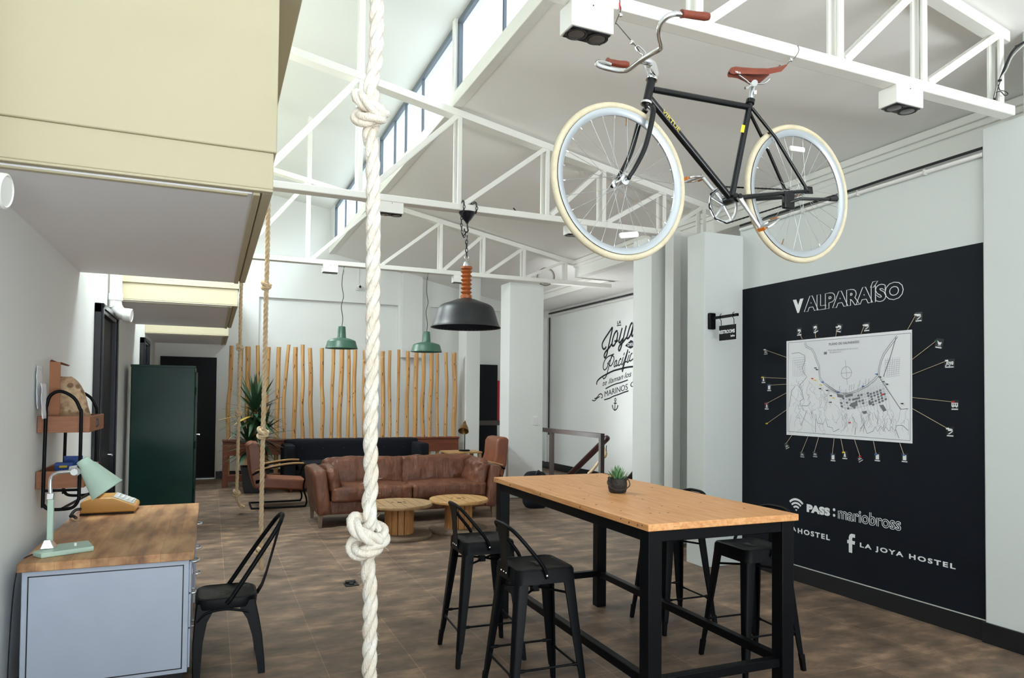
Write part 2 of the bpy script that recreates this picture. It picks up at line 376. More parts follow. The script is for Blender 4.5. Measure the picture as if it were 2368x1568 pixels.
# ------------------------------------------------------------------ the room
XL, YB, XJ, XM = -1.0, 15.04, 7.3, 4.98
struct('floor', MB().box(-1.1, 7.4, -6, 15.3, -.06, 0), 'floor', smooth=False)
struct('wall_left', MB().box(-1.12, XL, -6, 15.3, 0, 6.35), 'white', smooth=False)
wb = MB().box(-1.1, 7.4, YB+.1, YB+.26, 0, 6.35)
wb.box(-1.0, .87, YB, YB+.1, 0, 6.35).box(.87, 3.75, YB, YB+.1, 3.66, 6.35).box(3.75, 4.48, YB, YB+.1, 0, 6.35).box(4.48, 7.4, YB, YB+.1, 3.67, 6.35)
struct('wall_back', wb, 'white', smooth=False)
struct('wall_right', MB().box(XJ, XJ+.1, 5.5, 15.3, 0, 4.1), 'white', smooth=False)
struct('wall_restroom', MB().box(XM, XJ+.1, -6, 5.64, 0, 3.41), 'whitecool', smooth=False)
struct('wall_corner', MB().box(4.496, 5.4, 5.6, 5.875, 0, 3.336), 'whitecool', bevel=.004)
struct('wall_recess', MB().box(4.9, 7.3, 6.62, 6.82, 0, 3.55), 'white', smooth=False)
struct('wall_front', MB().box(-1.1, 7.4, -6.1, -6.0, 3.3, 6.4), 'white', smooth=False)
struct('column', MB().box(4.746, 5.3, 6.88, 7.265, 0, 3.59), 'white', bevel=.006)
struct('column', MB().box(4.78, 4.885, 6.5, 6.66, 0, 3.56), 'white', bevel=.004)
struct('column', MB().box(4.517, 5.146, 10.6, 10.986, 0, 3.575), 'white', bevel=.01)
struct('column', MB().box(4.80, 5.10, 13.5, 14.0, 0, 4.12), 'white', bevel=.006)
struct('column', MB().box(4.95, 5.4, 1.4, 3.166, 0, 3.588).box(4.955, 5.4, 1.4, 2.90, 3.588, 4.2), 'whitecool', bevel=.01)
struct('pilaster', MB().box(3.80, 4.25, 14.86, YB, 2.51, 4.36), 'white', bevel=.004)
def zc(x): return 4.68-.2*(x-2.3)
def zu(x): return 5.6-.14*(x-2.3)
struct('ceiling', MB().prism([(2.28, -6, zc(2.28)), (6.6, -6, zc(6.6)), (6.6, -6, zc(6.6)+.1), (2.28, -6, zc(2.28)+.1)], (0, 21.2, 0)), 'ceil', smooth=False)
struct('ceiling_upper', MB().prism([(-1.1, -6, zu(-1.1)), (2.42, -6, zu(2.42)), (2.42, -6, zu(2.42)+.1), (-1.1, -6, zu(-1.1)+.1)], (0, 21.2, 0)), 'ceil2', smooth=False)
struct('ceiling_side', MB().box(5.84, 7.3, -6, 10.5, 3.72, 3.8).box(6.5, 7.3, 10.5, 15.04, 3.72, 3.8), 'ceil', smooth=False)
# bearing beams with a small cornice under the slope
struct('trim_1', MB().box(5.68, 5.84, -6, 10.5, 3.72, 4.02), 'steelwhite', bevel=.004)
struct('trim_2', MB().box(5.63, 5.68, -6, 10.5, 3.935, 4.0).box(5.655, 5.68, -6, 10.5, 3.885, 3.935), 'steelwhite', bevel=.004)
struct('trim_3', MB().box(6.37, 6.5, 10.5, 15.04, 3.72, 3.9).box(6.33, 6.37, 10.6, 15.04, 3.83, 3.88), 'steelwhite', bevel=.004)
struct('trim_4', MB().box(2.24, 2.34, -6, 15.04, 4.66, 4.80), 'steelwhite', bevel=.006)
# closing bits between slope and side soffit
struct('wall_gable', MB().box(5.84, 6.5, 10.5, 10.56, 3.72, 4.05), 'white', smooth=False)
# skirting
struct('baseboard_right', MB().box(4.966, 4.98, 3.166, 5.6, 0, .142), 'blacktile', bevel=.003)
struct('baseboard_column', MB().box(4.935, 4.95, 1.4, 3.18, 0, .142), 'blacktile', bevel=.003)
struct('trim_5', MB().box(4.964, 4.979, 3.166, 5.6, .1425, .148), 'greyplastic', smooth=False)
struct('baseboard_joya', MB().box(7.285, 7.3, 6.9, 15.04, 0, .16), 'blacktile', bevel=.003)
struct('baseboard_back', MB().box(.12, .87, 15.025, 15.04, 0, .14).box(.87, 3.75, 15.12, 15.14, 0, .14), 'blacktile', bevel=.003)

# clerestory windows: grey frames with mullions, one window per truss bay
bays = [(-5.6, -1.0, (-4, -2.5)), (-1.0, 2.95, (-.1, 1.2, 2.0)), (2.95, 6.86, (3.9, 4.75, 5.61)), (6.86, 10.5, (8.19, 9.0, 9.6)), (10.5, 14.65, (11.4, 12.4, 13.5))]
for i, (a, b, ms) in enumerate(bays):
    f = MB(); f.box(2.29, 2.335, a+.03, b-.03, 5.53, 5.585).box(2.29, 2.335, a+.03, b-.03, 4.80, 4.83)
    for y in (a+.055, b-.055): f.box(2.29, 2.335, y-.027, y+.027, 4.81, 5.56)
    for y in ms: f.box(2.3, 2.33, y-.014, y+.014, 4.82, 5.56)
    w = struct('window_%d' % (i+1), f, 'bronze', bevel=.003)
    MB().box(2.313, 2.317, a+.04, b-.04, 4.82, 5.56).obj('glass_pane', 'glass', w, smooth=False)
struct('trim_6', MB().box(2.27, 2.36, 14.65, 15.04, 4.8, 5.6), 'white', smooth=False)
pb = MB()
for y in (-1.0, 2.95, 6.86, 10.5): pb.box(2.255, 2.345, y-.04, y+.04, 4.8, 5.6)
struct('trim_7', pb, 'steelwhite', bevel=.004)

# beige upper-floor boxes over the left aisle
def pod(i, y0, y1, ztop):
    w = struct('bulkhead', MB().box(XL, .275, y0, y1, 2.845, ztop), 'beige', bevel=.006)
    MB().box(XL, .262, y0+.012, y1-.004, 2.665, 2.845).obj('fascia_band', 'beige', w, bevel=.005)
    MB().box(XL, .262, y0+.012, y0+.055, 2.652, 2.665).box(.17, .205, y0+.055, y1-.004, 2.640, 2.655).box(.215, .262, y0+.055, y1-.004, 2.652, 2.665).box(-.97, .15, y0+.075, y0+.11, 2.640, 2.652).obj('edge_strip', 'beige', w, bevel=.004)
    MB().box(XL, .17, y0+.07, y1-.004, 2.648, 2.664).obj('soffit_panel', 'soffit', w, smooth=False)
    MB().box(XL, .385, y0-.02, y1+.02, ztop, ztop+.06).obj('cap_board', 'beige', w, bevel=.004)
pod(1, 3.57, 6.62, 3.64); pod(2, 8.4, 11.2, 3.64); pod(3, 12.75, 15.03, 3.64)

# doors
def wall_door(n, y0, y1, ztop, handle):
    d = struct('door_%d' % n, MB().box(XL, XL+.02, y0, y1, 0, ztop-.09), 'blackdoor', bevel=.003)
    f = MB()
    f.box(XL, XL+.06, y0-.12, y0, 0, ztop).box(XL, XL+.06, y1, y1+.12, 0, ztop).box(XL, XL+.06, y0-.12, y1+.12, ztop-.09, ztop)
    f.box(XL+.06, XL+.075, y0-.12, y0-.07, 0, ztop).box(XL+.06, XL+.075, y1+.07, y1+.12, 0, ztop).box(XL+.06, XL+.075, y0-.12, y1+.12, ztop-.05, ztop)
    f.obj('frame', 'blackframe', d, bevel=.006)
    if handle: MB().tube([(XL+.02, y1-.1, 1.02), (XL+.07, y1-.1, 1.02), (XL+.07, y1-.2, 1.02)], .009).obj('handle', 'chrome', d)
wall_door(1, 7.55, 8.52, 2.5, True); wall_door(2, 12.05, 12.75, 2.52, False)
d = struct('door_3', MB().box(-.90, .10, 14.99, YB, .03, 2.39), 'blackdoor', bevel=.004)
MB().tube([(-.82, 14.99, 1.05), (-.82, 14.93, 1.05), (-.70, 14.93, 1.05)], .01).obj('handle', 'chrome', d)
MB().box(-.9, .10, 14.985, 15.03, .0, .014).obj('under_door_light', 'alu', d, smooth=False)  # pale strip stands in for the line of light under the door
d = struct('door_4', MB().box(5.62, 6.10, 14.98, YB+.1, .0, 2.41), 'blackdoor', bevel=.004)

# white roof trusses
TZ = 3.59
def truss(y0, y1, xs, x_end, label, x_start=-.9, up=()):
    t = thing('roof_truss', label, 'roof truss', (2.5, (y0+y1)/2, TZ), 0, 'white steel roof trusses')
    def ch(x): return 4.565-.188*(x-2.3)
    MB().box(x_start, x_end, y0, y1, TZ, TZ+.068).obj('bottom_chord', 'steelwhite', t, bevel=.008)
    MB().prism([(x_start, y0, ch(x_start)), (x_end-.05, y0, ch(x_end-.05)), (x_end-.05, y0, ch(x_end-.05)+.075), (x_start, y0, ch(x_start)+.075)], (0, y1-y0, 0)).obj('top_chord', 'steelwhite', t, bevel=.006)
    for x in xs:
        MB().box(x-.022, x+.022, y0+.004, y0+.022, TZ+.06, ch(x)+.03).box(x-.03, x+.03, y1-.022, y1-.004, TZ+.06, ch(x)+.03).obj('post', 'steelwhite', t, bevel=.002)
    for a, b in zip(xs[:-1], xs[1:]):
        m = MB()
        for yy0, yy1 in ((y0+.006, y0+.02), (y1-.02, y1-.006)):
            p, q = Vector((a+.05, 0, TZ+.068)), Vector((b-.03, 0, ch(b)+.01)); dd = (q-p).normalized(); nn = Vector((-dd.z, 0, dd.x))*.024
            m.prism([(p-nn)+Vector((0, yy0, 0)), (q-nn)+Vector((0, yy0, 0)), (q+nn)+Vector((0, yy0, 0)), (p+nn)+Vector((0, yy0, 0))], (0, yy1-yy0, 0))
        m.obj('diagonal', 'steelwhite', t, bevel=.002)
    for x in up: MB().box(x-.03, x+.03, y0+.02, y1-.02, ch(x)+.05, zu(x)+.02).obj('upper_post', 'steelwhite', t, bevel=.002)
    return t
X0 = [-.7, .3, 1.3, 2.32, 3.335, 4.05]
truss(2.93, 3.02, X0+[4.80], 4.935, 'white roof truss nearest the viewer, carrying the hanging bicycle', up=(1.3,))
truss(6.79, 6.93, X0+[4.87, 5.45], 5.7, 'white roof truss carrying the large black pendant lamp', up=(1.3,))
truss(10.47, 10.6, [-.7, .3, 1.27, 2.3, 3.288, 4.007, 4.725, 5.504], 6.40, 'farthest white roof truss, carrying the two green pendants', up=(1.27,))

# ------------------------------------------------------------------ bar table
tb = thing('bar_table', 'tall table with orange pine top on black steel legs, cast-iron succulent pot on it', 'table', (2.455, 3.905, 0), math.radians(-1.0))
hw, hl, tz = .475, 1.055, 1.05
MB().box(-hw, hw, -hl, hl, tz-.036, tz).obj('tabletop', 'tabletop', tb, local=True, bevel=.004)
for y in (-1.0, -.96, -.88, -.80, -.35, .2, .72, .98, 1.02): MB().cyl((-hw-.0008, y, tz-.012-(.012 if y*7 % 2 > 1 else 0)), (-hw+.003, y, tz-.014), .004, n=8).obj('nail_hole', 'knot', tb, local=True)
for x in (-.30, -.1, .13, .30): MB().box(x-.028, x+.028, -hl-.001, -hl+.002, tz-.021, tz-.017).obj('spline_inlay', 'pole', tb, local=True, smooth=False)
rn = random.Random(4)
for k in range(26):
    x, y = rn.uniform(-.42, .42), rn.uniform(-.98, .98); km = MB().lathe([(0, .0006), (.006, .0004), (.007, 0)], (0, 0, 0), n=10).obj('knot_mark', 'knot', tb, local=True); km.location = (x, y, tz); km.scale = (rn.uniform(.4, .9), rn.uniform(.6, 1.8), 1)
L = .04
for sx_ in (-1, 1):
    for sy_ in (-1, 1):
        x, y = sx_*(hw-.055), sy_*(hl-.06)
        MB().box(x-L, x+L, y-L, y+L, 0, tz-.036).obj('leg', 'black', tb, local=True, bevel=.004)
fr = MB()
for sx_ in (-1, 1): fr.box(sx_*(hw-.055)-.035, sx_*(hw-.055)+.035, -hl+.1, hl-.1, tz-.096, tz-.036)
for sy_ in (-1, 1): fr.box(-hw+.095, hw-.095, sy_*(hl-.06)-.035, sy_*(hl-.06)+.035, tz-.096, tz-.036)
fr.obj('apron', 'black', tb, local=True, bevel=.004)
for sx_ in (-1, 1): MB().box(sx_*(hw-.055)-.024, sx_*(hw-.055)+.024, -hl+.1, hl-.1, .235, .283).obj('stretcher', 'black', tb, local=True, bevel=.004)
for sy_ in (-1, 1): MB().box(-hw+.095, hw-.095, sy_*(hl-.06)-.024, sy_*(hl-.06)+.024, .235, .283).obj('stretcher', 'black', tb, local=True, bevel=.004)

# ------------------------------------------------------------------ bar stools (sit facing local +X, low back on the -X side)
def rrect(hx, hy, r, z, n=5):
    out = []
    for cx, cy, a0 in ((hx-r, hy-r, 0), (-hx+r, hy-r, 90), (-hx+r, -hy+r, 180), (hx-r, -hy+r, 270)):
        for k in range(n+1):
            a = math.radians(a0+90*k/n); out.append(Vector((cx+r*math.cos(a), cy+r*math.sin(a), z)))
    return out
SZ = .745
def make_stool(name, label):
    t = thing(name, label, 'bar stool', (0, 0, 0), 0, 'black metal bar stools around the tall table')
    s = MB(); s.loft([rrect(.176, .176, .045, SZ-.075), rrect(.172, .172, .045, SZ-.012), rrect(.165, .165, .045, SZ), rrect(.150, .150, .04, SZ+.002), rrect(.142, .142, .04, SZ-.004), rrect(.02, .02, .01, SZ-.006)], cap=True)
    s.obj('seat', 'black', t, local=True)
    MB().add([(-.012, -.05, SZ-.0025), (.03, -.045, SZ-.0025), (.04, 0, SZ-.0025), (.03, .045, SZ-.0025), (-.012, .05, SZ-.0025), (-.002, 0, SZ-.0025)], [(0, 1, 2, 3, 4, 5)]).obj('hand_hole', 'darkplastic', t, local=True, smooth=False)
    for a in (-1, 1):
        for b in (-1, 1):
            top, bot = Vector((a*.150, b*.150, SZ-.03)), Vector((a*.218, b*.218, 0))
            rings = []
            for k, wdt in ((0, .062), (.35, .052), (.8, .036), (.885, .03)):
                c = top.lerp(bot, k)
                # pressed-steel angle leg: rounded outer corner, open inside
                q = [(a*.012, -b*(wdt-.01)), (a*.012, b*.004), (a*.008, b*.010), (a*.0, b*.013), (-a*(wdt-.01), b*.012), (-a*(wdt-.01), b*.0), (-a*.012, -b*.002), (-a*.0, -b*.012), (a*.0, -b*(wdt-.01))]
                rings.append([c+Vector((x, y, 0)) for x, y in q])
            lg = MB().loft(rings).obj('leg', 'black', t, local=True)
            c1 = top.lerp(bot, .86)
            MB().loft([[c1+Vector((x, y, 0)) for x, y in ((-.015, -.015), (.015, -.015), (.015, .015), (-.015, .015))], [bot+Vector((x, y, 0)) for x, y in ((-.013, -.013), (.013, -.013), (.013, .013), (-.013, .013))]]).obj('foot_cap', 'black', lg, local=True, bevel=.003)
    def corner(a, b, z): return Vector((a*.150, b*.150, SZ-.03)).lerp(Vector((a*.218, b*.218, 0)), (SZ-.03-z)/(SZ-.03))
    for p, q, z in (((-1, -1), (1, -1), .235), ((-1, 1), (1, 1), .235), ((-1, -1), (-1, 1), .205), ((1, -1), (1, 1), .205)):
        P, Q = corner(*p, z), corner(*q, z)
        MB().tube([P, P.lerp(Q, .13), P.lerp(Q, .16), P.lerp(Q, .84), P.lerp(Q, .87), Q], [.010, .010, .0065, .0065, .010, .010], 8).obj('footrest_bar', 'black', t, local=True)
    br = MB()
    for p, q in (((-1, -1), (1, 1)), ((-1, 1), (1, -1))):
        P, Q = corner(*p, .60), corner(*q, .60); m = (P+Q)/2
        br.tube([P, m+Vector((0, 0, .015 if p[1] > 0 else 0)), Q], .007, 8)
    br.box(-.02, .02, -.02, .02, .59, .625); br.obj('cross_brace', 'black', t, local=True)
    # low back: bent tube loop plus flat centre splat
    loop = spline([(-.005, -.178, SZ-.045), (-.03, -.182, SZ+.02), (-.11, -.178, SZ+.12), (-.172, -.150, SZ+.195), (-.196, -.09, SZ+.222), (-.200, 0, SZ+.228), (-.196, .09, SZ+.222), (-.172, .150, SZ+.195), (-.11, .178, SZ+.12), (-.03, .182, SZ+.02), (-.005, .178, SZ-.045)], 6)
    k = len(loop); MB().tube(loop, .0105, 10).obj('back_loop', 'black', t, local=True)
    sp = MB(); ring = []
    for z, x, h, in ((SZ-.055, -.181, .052), (SZ+.01, -.183, .052), (SZ+.06, -.186, .05), (SZ+.14, -.192, .06), (SZ+.215, -.199, .085)):
        ring.append([Vector((x, -h, z)), Vector((x, h, z)), Vector((x+.004, h, z)), Vector((x+.004, -h, z))])
    sp.loft(ring).obj('splat', 'black', t, local=True, bevel=.001)
    for y in (-.036, 0, .036): MB().lathe([(0, .006), (.0035, .005), (.0055, .002), (.0055, 0)], (-.183, y, SZ-.035), (-1, 0, 0), 10).obj('bolt', 'chrome', t, local=True)
    for b in (-1, 1): MB().lathe([(0, .006), (.004, .005), (.007, .002), (.007, 0)], (-.008, b*.187, SZ-.03), (0, b, 0), 10).obj('bolt', 'chrome', t, local=True)
    return t
st = make_stool('bar_stool', 'black metal bar stool left of the tall table, the one nearer the sofa')
st.location = (1.648, 4.29, 0); st.rotation_euler.z = math.radians(-3)
dup(st, (1.672, 3.53, 0), math.radians(-2), 'black metal bar stool left of the tall table, the one nearer the viewer')
dup(st, (3.18, 4.315, 0), math.radians(180-2), 'black metal bar stool right of the tall table, the one nearer the white columns')
dup(st, (3.172, 3.49, 0), math.radians(180-3), 'black metal bar stool right of the tall table, seat showing under its near end')

# ------------------------------------------------------------------ cast-iron pot with succulent
c = PZ(1428, 1139, 1.05)
pt = thing('cast_iron_pot', 'small cast-iron cauldron with wire handle and spiky succulent on the tall table', 'potted plant', (c.x, c.y, 1.05))
MB().lathe([(.01, 0), (.045, 0), (.055, .006), (.061, .03), (.062, .06), (.058, .085), (.060, .094), (.056, .094), (.052, .085), (.02, .08)], n=40).obj('pot', 'iron', pt, local=True)
for s_ in (-1, 1): MB().box(s_*.060-.010, s_*.060+.010, -.010, .010, .074, .104).obj('lug', 'iron', pt, local=True, bevel=.004)
MB().tube(spline([(-.068, 0, .09), (-.082, -.01, .066), (-.078, -.045, .040), (-.045, -.075, .026), (0, -.085, .030), (.045, -.072, .052), (.068, -.03, .076), (.070, 0, .09)], 6), .0034, 8).obj('handle', 'iron', pt, local=True)
MB().lathe([(.0, .082), (.053, .080), (.053, .07)], n=24).obj('soil', 'soil', pt, local=True)
rnd = random.Random(3)
for k in range(34):
    a = k*2.39996; t_ = k/34; lean = .15+t_*.85; ln = .105-.045*t_+rnd.uniform(-.008, .008)
    base = Vector((math.cos(a)*.028*t_, math.sin(a)*.028*t_, .078)); d = Vector((math.cos(a)*lean*.8, math.sin(a)*lean*.8, 1.05-.35*t_)).normalized()
    tip = base+d*ln; mid = base+d*ln*.45+Vector((0, 0, -.003)); w = Vector((-math.sin(a), math.cos(a), 0)); o_ = w.cross(d)
    rings = [[p+w*x*r+o_*y*r*.5 for x, y in ((1, 0), (.4, .8), (-.4, .8), (-1, 0), (-.3, -.5), (.3, -.5))] for p, r in ((base, .007), (mid, .0085), (base.lerp(tip, .78), .005), (tip, .0006))]
    MB().loft(rings).obj('succulent_leaf', 'succulent', pt, local=True)

# ------------------------------------------------------------------ desk
dk = thing('desk', 'blue-grey metal desk with stained butcher-block top against the left wall', 'desk', (-.5, 5.45, 0))
MB().box(-.925, -.070, 4.44, 6.42, .705, .752).obj('desktop', 'desktop', dk, bevel=.004)
pd = MB().box(-.905, -.095, 4.46, 5.08, .06, .705).obj('pedestal', 'deskmetal', dk, bevel=.004)
MB().box(-.872, -.128, 4.4575, 4.4605, .09, .672).obj('side_panel', 'deskmetal', dk, bevel=.002)
gr = MB(); gz = ((-.878, -.872, .084, .678), (-.128, -.122, .084, .678)); 
for a, b, c0, c1 in gz: gr.box(a, b, 4.459, 4.461, c0, c1)
gr.box(-.878, -.122, 4.459, 4.461, .672, .678).box(-.878, -.122, 4.459, 4.461, .084, .09)
gr.obj('panel_groove', 'blackframe', dk, smooth=False)
MB().box(-.90, -.12, 4.5, 5.04, 0, .06).obj('plinth', 'blackframe', dk)
MB().box(-.905, -.095, 5.82, 6.40, .06, .705).obj('pedestal', 'deskmetal', dk, bevel=.004)
MB().box(-.90, -.12, 5.86, 6.36, 0, .06).obj('plinth', 'blackframe', dk)
MB().box(-.90, -.88, 5.08, 5.82, .3, .705).obj('modesty_panel', 'deskmetal', dk)
for y0, y1 in ((4.48, 5.06), (5.84, 6.38)):
    for z0, z1 in ((.08, .30), (.31, .50), (.51, .69)):
        dr = MB().box(-.095, -.083, y0, y1, z0, z1).obj('drawer', 'deskmetal', dk, bevel=.003)
        ym = (y0+y1)/2; zm = z1-.055
        MB().tube(spline([(-.083, ym-.055, zm), (-.06, ym-.05, zm), (-.048, ym-.02, zm), (-.048, ym+.02, zm), (-.06, ym+.05, zm), (-.083, ym+.055, zm)], 4), .0065, 8).obj('handle', 'alu', dr)
        MB().box(-.083, -.081, ym-.03, ym+.03, zm-.075, zm-.045).obj('label_holder', 'alu', dr)

# black pressed-metal chair at the desk, facing -X
ch = thing('dining_chair', 'black pressed-metal chair with high bent-tube back pulled up to the desk', 'chair', (.10, 4.66, 0))
def seat_ring(g, z):
    pts = []
    for k in range(40):
        a = 2*PI*k/40; ca, sa = math.cos(a), math.sin(a)
        e = .5 if ca > 0 else .28
        pts.append(Vector((math.copysign(abs(ca)**e, ca)*((.185 if ca > 0 else .158)+g), math.copysign(abs(sa)**.62, sa)*(.18+g), z)))
    return pts
MB().loft([seat_ring(0, .395), seat_ring(.004, .43), seat_ring(0, .452), seat_ring(-.012, .457), seat_ring(-.024, .449), seat_ring(-.15, .446)]).obj('seat', 'black', ch, local=True)
hol = MB()
for k in range(9): 
    a = k*2*PI/8; hol.cyl((-.02+.05*math.cos(a)*(k < 8), .05*math.sin(a)*(k < 8), .4465), (-.02+.05*math.cos(a)*(k < 8), .05*math.sin(a)*(k < 8), .4485), .0045, n=10)
hol.obj('seat_holes', 'darkplastic', ch, local=True)
for a in (-1, 1):
    for b in (-1, 1):
        top, bot = Vector((a*.155 if a > 0 else -.135, b*.150, .43)), Vector((a*.215 if a > 0 else -.150, b*.195, 0))
        rings = []
        for k, w in ((0, .105), (.12, .095), (.25, .066), (.5, .05), (.85, .036), (1, .03)):
            c0 = top.lerp(bot, k)+Vector((a*.012*math.sin(k*PI), 0, 0))
            q = [(a*.014, -b*w*.55), (a*.016, b*.006), (a*.010, b*.016), (-a*w*.8, b*.016), (-a*w*.8, b*.004), (0, -b*w*.55)]
            rings.append([c0+Vector((x, y, 0)) for x, y in q])
        MB().loft(rings).obj('leg', 'black', ch, local=True)
hp = MB()
for b in (-1, 1): hp.tube(spline([(-.15, b*.172, .33), (-.10, b*.170, .375), (0, b*.170, .39), (.1, b*.170, .372), (.15, b*.165, .35)], 5), .008, 8)
hp.tube(spline([(-.15, -.172, .33), (-.07, 0, .37), (-.15, .172, .33)], 6), .008, 8)
hp.obj('leg_brace', 'black', ch, local=True)
bl = spline([(.01, -.182, .425), (.045, -.182, .47), (.17, -.170, .66), (.29, -.13, .84), (.325, -.06, .895), (.333, 0, .905), (.325, .06, .895), (.29, .13, .84), (.17, .170, .66), (.045, .182, .47), (.01, .182, .425)], 8)
MB().tube(bl, .0138, 10).obj('back_loop', 'black', ch, local=True)
ring = []
for x, z, h in ((.188, .43, .05), (.215, .475, .045), (.24, .55, .038), (.285, .72, .038), (.33, .90, .046)):
    ring.append([Vector((x, -h, z)), Vector((x, h, z)), Vector((x+.006, h, z)), Vector((x+.006, -h, z))])
MB().loft(ring).obj('splat', 'black', ch, local=True, bevel=.002)

# ------------------------------------------------------------------ things on the desk
lp = thing('desk_lamp', 'mint green metal desk lamp with chrome gooseneck on the desk', 'lamp', (-.75, 4.72, .752))
MB().prism([(-.890, 4.62, .752), (-.835, 4.545, .752), (-.60, 4.66, .752), (-.655, 4.86, .752), (-.80, 4.80, .752)], (0, 0, .028)).obj('base', 'mint', lp, bevel=.004)
MB().loft([[(-.865, 4.655, .78), (-.795, 4.665, .78), (-.79, 4.74, .78), (-.86, 4.735, .78)], [(-.848, 4.675, .83), (-.818, 4.68, .83), (-.816, 4.715, .83), (-.845, 4.712, .83)]]).obj('socket_collar', 'chrome', lp, bevel=.004)
lpy = 4.70; LP = lambda u, v: PY(u, v, lpy)
pA, pB = LP(115.5, 1247), LP(117, 1143)
MB().box(pA.x-.015, pA.x+.015, lpy-.015, lpy+.015, .82, pB.z).obj('post', 'mint', lp, bevel=.004)
MB().box(pB.x-.0175, pB.x+.0175, lpy-.0175, lpy+.0175, pB.z-.03, pB.z+.008).obj('post_cap', 'alu', lp, bevel=.004)
MB().tube(spline([pB, LP(116.5, 1120), LP(120, 1103), LP(133, 1094), LP(150, 1091.5), LP(172, 1090)], 6), .011, 10).obj('gooseneck', 'chrome', lp)
k0 = LP(173, 1091); MB().cyl(k0+Vector((0, -.022, 0)), k0+Vector((0, .022, 0)), .019, n=20).obj('knuckle', 'chrome', lp)
A, B = LP(190.5, 1064), LP(248.5, 1132)
ax = (B-A).normalized(); ax = (ax+Vector((0, -.05, 0))).normalized(); ln = (B-A).length
MB().lathe([(.004, -.004), (.028, -.004), (.034, 0), (.037, .025), (.040, .040), (.048, .050), (.092, ln), (.096, ln+.003), (.092, ln-.002), (.043, .05), (.02, .03)], A, ax, 40).obj('shade', 'mint', lp)
MB().add([LP(176, 1076)+Vector((0, -.02, 0)), LP(180, 1100)+Vector((0, -.02, 0)), LP(194, 1090)+Vector((0, -.034, 0))], [(0, 1, 2)]).obj('shade_bracket', 'alu', lp, smooth=False)
MB().cyl((-.70, 4.71, .78), (-.70, 4.71, .797), .007, n=12).obj('switch', 'white2', lp)
MB().tube(spline([(-.885, 4.62, .765), (-.93, 4.58, .74), (-.955, 4.55, .62), (-.96, 4.5, .3), (-.955, 4.46, .02)], 6), .0035, 6).obj('power_cord', 'cable', lp)

ph = thing('telephone', 'old mustard yellow push-button telephone on the far end of the desk', 'telephone', (-.70, 6.15, .752))
def phx(pts, y0, y1): return MB().prism([(x, y0, z) for x, z in pts], (0, y1-y0, 0))
phx([(-.875, .752), (-.52, .752), (-.52, .765), (-.875, .765)], 6.03, 6.33).obj('foot_plate', 'darkplastic', ph, bevel=.004)
phx([(-.875, .765), (-.51, .765), (-.502, .79), (-.51, .812), (-.66, .876), (-.80, .876), (-.872, .85)], 6.02, 6.34).obj('body', 'yellow', ph, bevel=.012, seg=3)
MB().loft([[(-.66, 6.05, .8775), (-.66, 6.31, .8775), (-.525, 6.31, .8195), (-.525, 6.05, .8195)], [(-.66, 6.05, .8815), (-.66, 6.31, .8815), (-.525, 6.31, .8235), (-.525, 6.05, .8235)]]).obj('keypad_plate', 'greyplastic', ph)
for i in range(3):
    for j in range(4):
        x = -.635+j*.030; z = .8815-(x+.66)*.43
        MB().box(x-.01, x+.01, 6.10+i*.055, 6.14+i*.055, z, z+.009).obj('key', 'white2', ph, bevel=.002)
MB().rbox((-.77, 6.18, .905), (.055, .30, .04), .018, n=8).obj('handset', 'yellow', ph)
co = []
for k in range(200):
    t_ = k/199; cx = -.862-.05*math.sin(t_*PI); cy = 6.03-.22*t_; cz = .80-.035*t_+.01*math.sin(t_*9)
    co.append((cx+.009*math.cos(k*.8), cy, cz+.009*math.sin(k*.8)))
MB().tube(co, .0028, 5).obj('coiled_cord', 'cable', ph)

# wall-hung tube rack with two wooden boxes
rk = thing('wall_rack', 'black tube wall rack holding two wooden drawer boxes above the desk', 'rack', (-.86, 5.5, 1.0))
def rloop(y, zt):
    return spline([(-.952, y, .99), (-.948, y, 1.5), (-.945, y, 1.58), (-.925, y, 1.645), (-.87, y, 1.67), (-.80, y, 1.63), (-.765, y, 1.56), (-.757, y, 1.5), (-.758, y, 1.05), (-.762, y, .98), (-.79, y, .935), (-.85, y, .925), (-.92, y, .93), (-.946, y, .955)], 5, True)
for y in (5.19, 5.86): MB().tube(rloop(y, 0), .0105, 10, True).obj('tube_loop', 'black', rk)
xb = MB()
for y in (5.19, 5.86): xb.tube([(-.948, y, 1.045), (-.76, y, 1.045)], .009, 8)
xb.tube([(-.85, 5.19, .928), (-.80, 5.86, .928)], .009, 8)
xb.obj('cross_tube', 'black', rk)
def wbox(name, y0, y1, z0, z1, xr):
    b = MB(); th = .012
    b.box(XL+.004, xr, y0, y0+th, z0, z1).box(XL+.004, xr, y1-th, y1, z0, z1).box(XL+.004, XL+.004+th, y0+th, y1-th, z0, z1).box(xr-th, xr, y0+th, y1-th, z0, z1).box(XL+.004+th, xr-th, y0+th, y1-th, z0, z0+th)
    o = b.obj(name, 'boxwood', rk, bevel=.002)
    ym = (y0+y1)/2; h = MB(); zc_ = (z0+z1)/2
    for a0, a1, b0, b1 in ((-.035, .035, .022, .028), (-.035, .035, -.028, -.022), (-.035, -.029, -.028, .028), (.029, .035, -.028, .028)): h.box(xr, xr+.004, ym+a0, ym+a1, zc_+b0, zc_+b1)
    h.obj('label_holder', 'blackframe', o)
wbox('drawer_box', 5.205, 5.84, 1.408, 1.512, -.71); wbox('drawer_box', 5.205, 5.84, 1.055, 1.165, -.735)
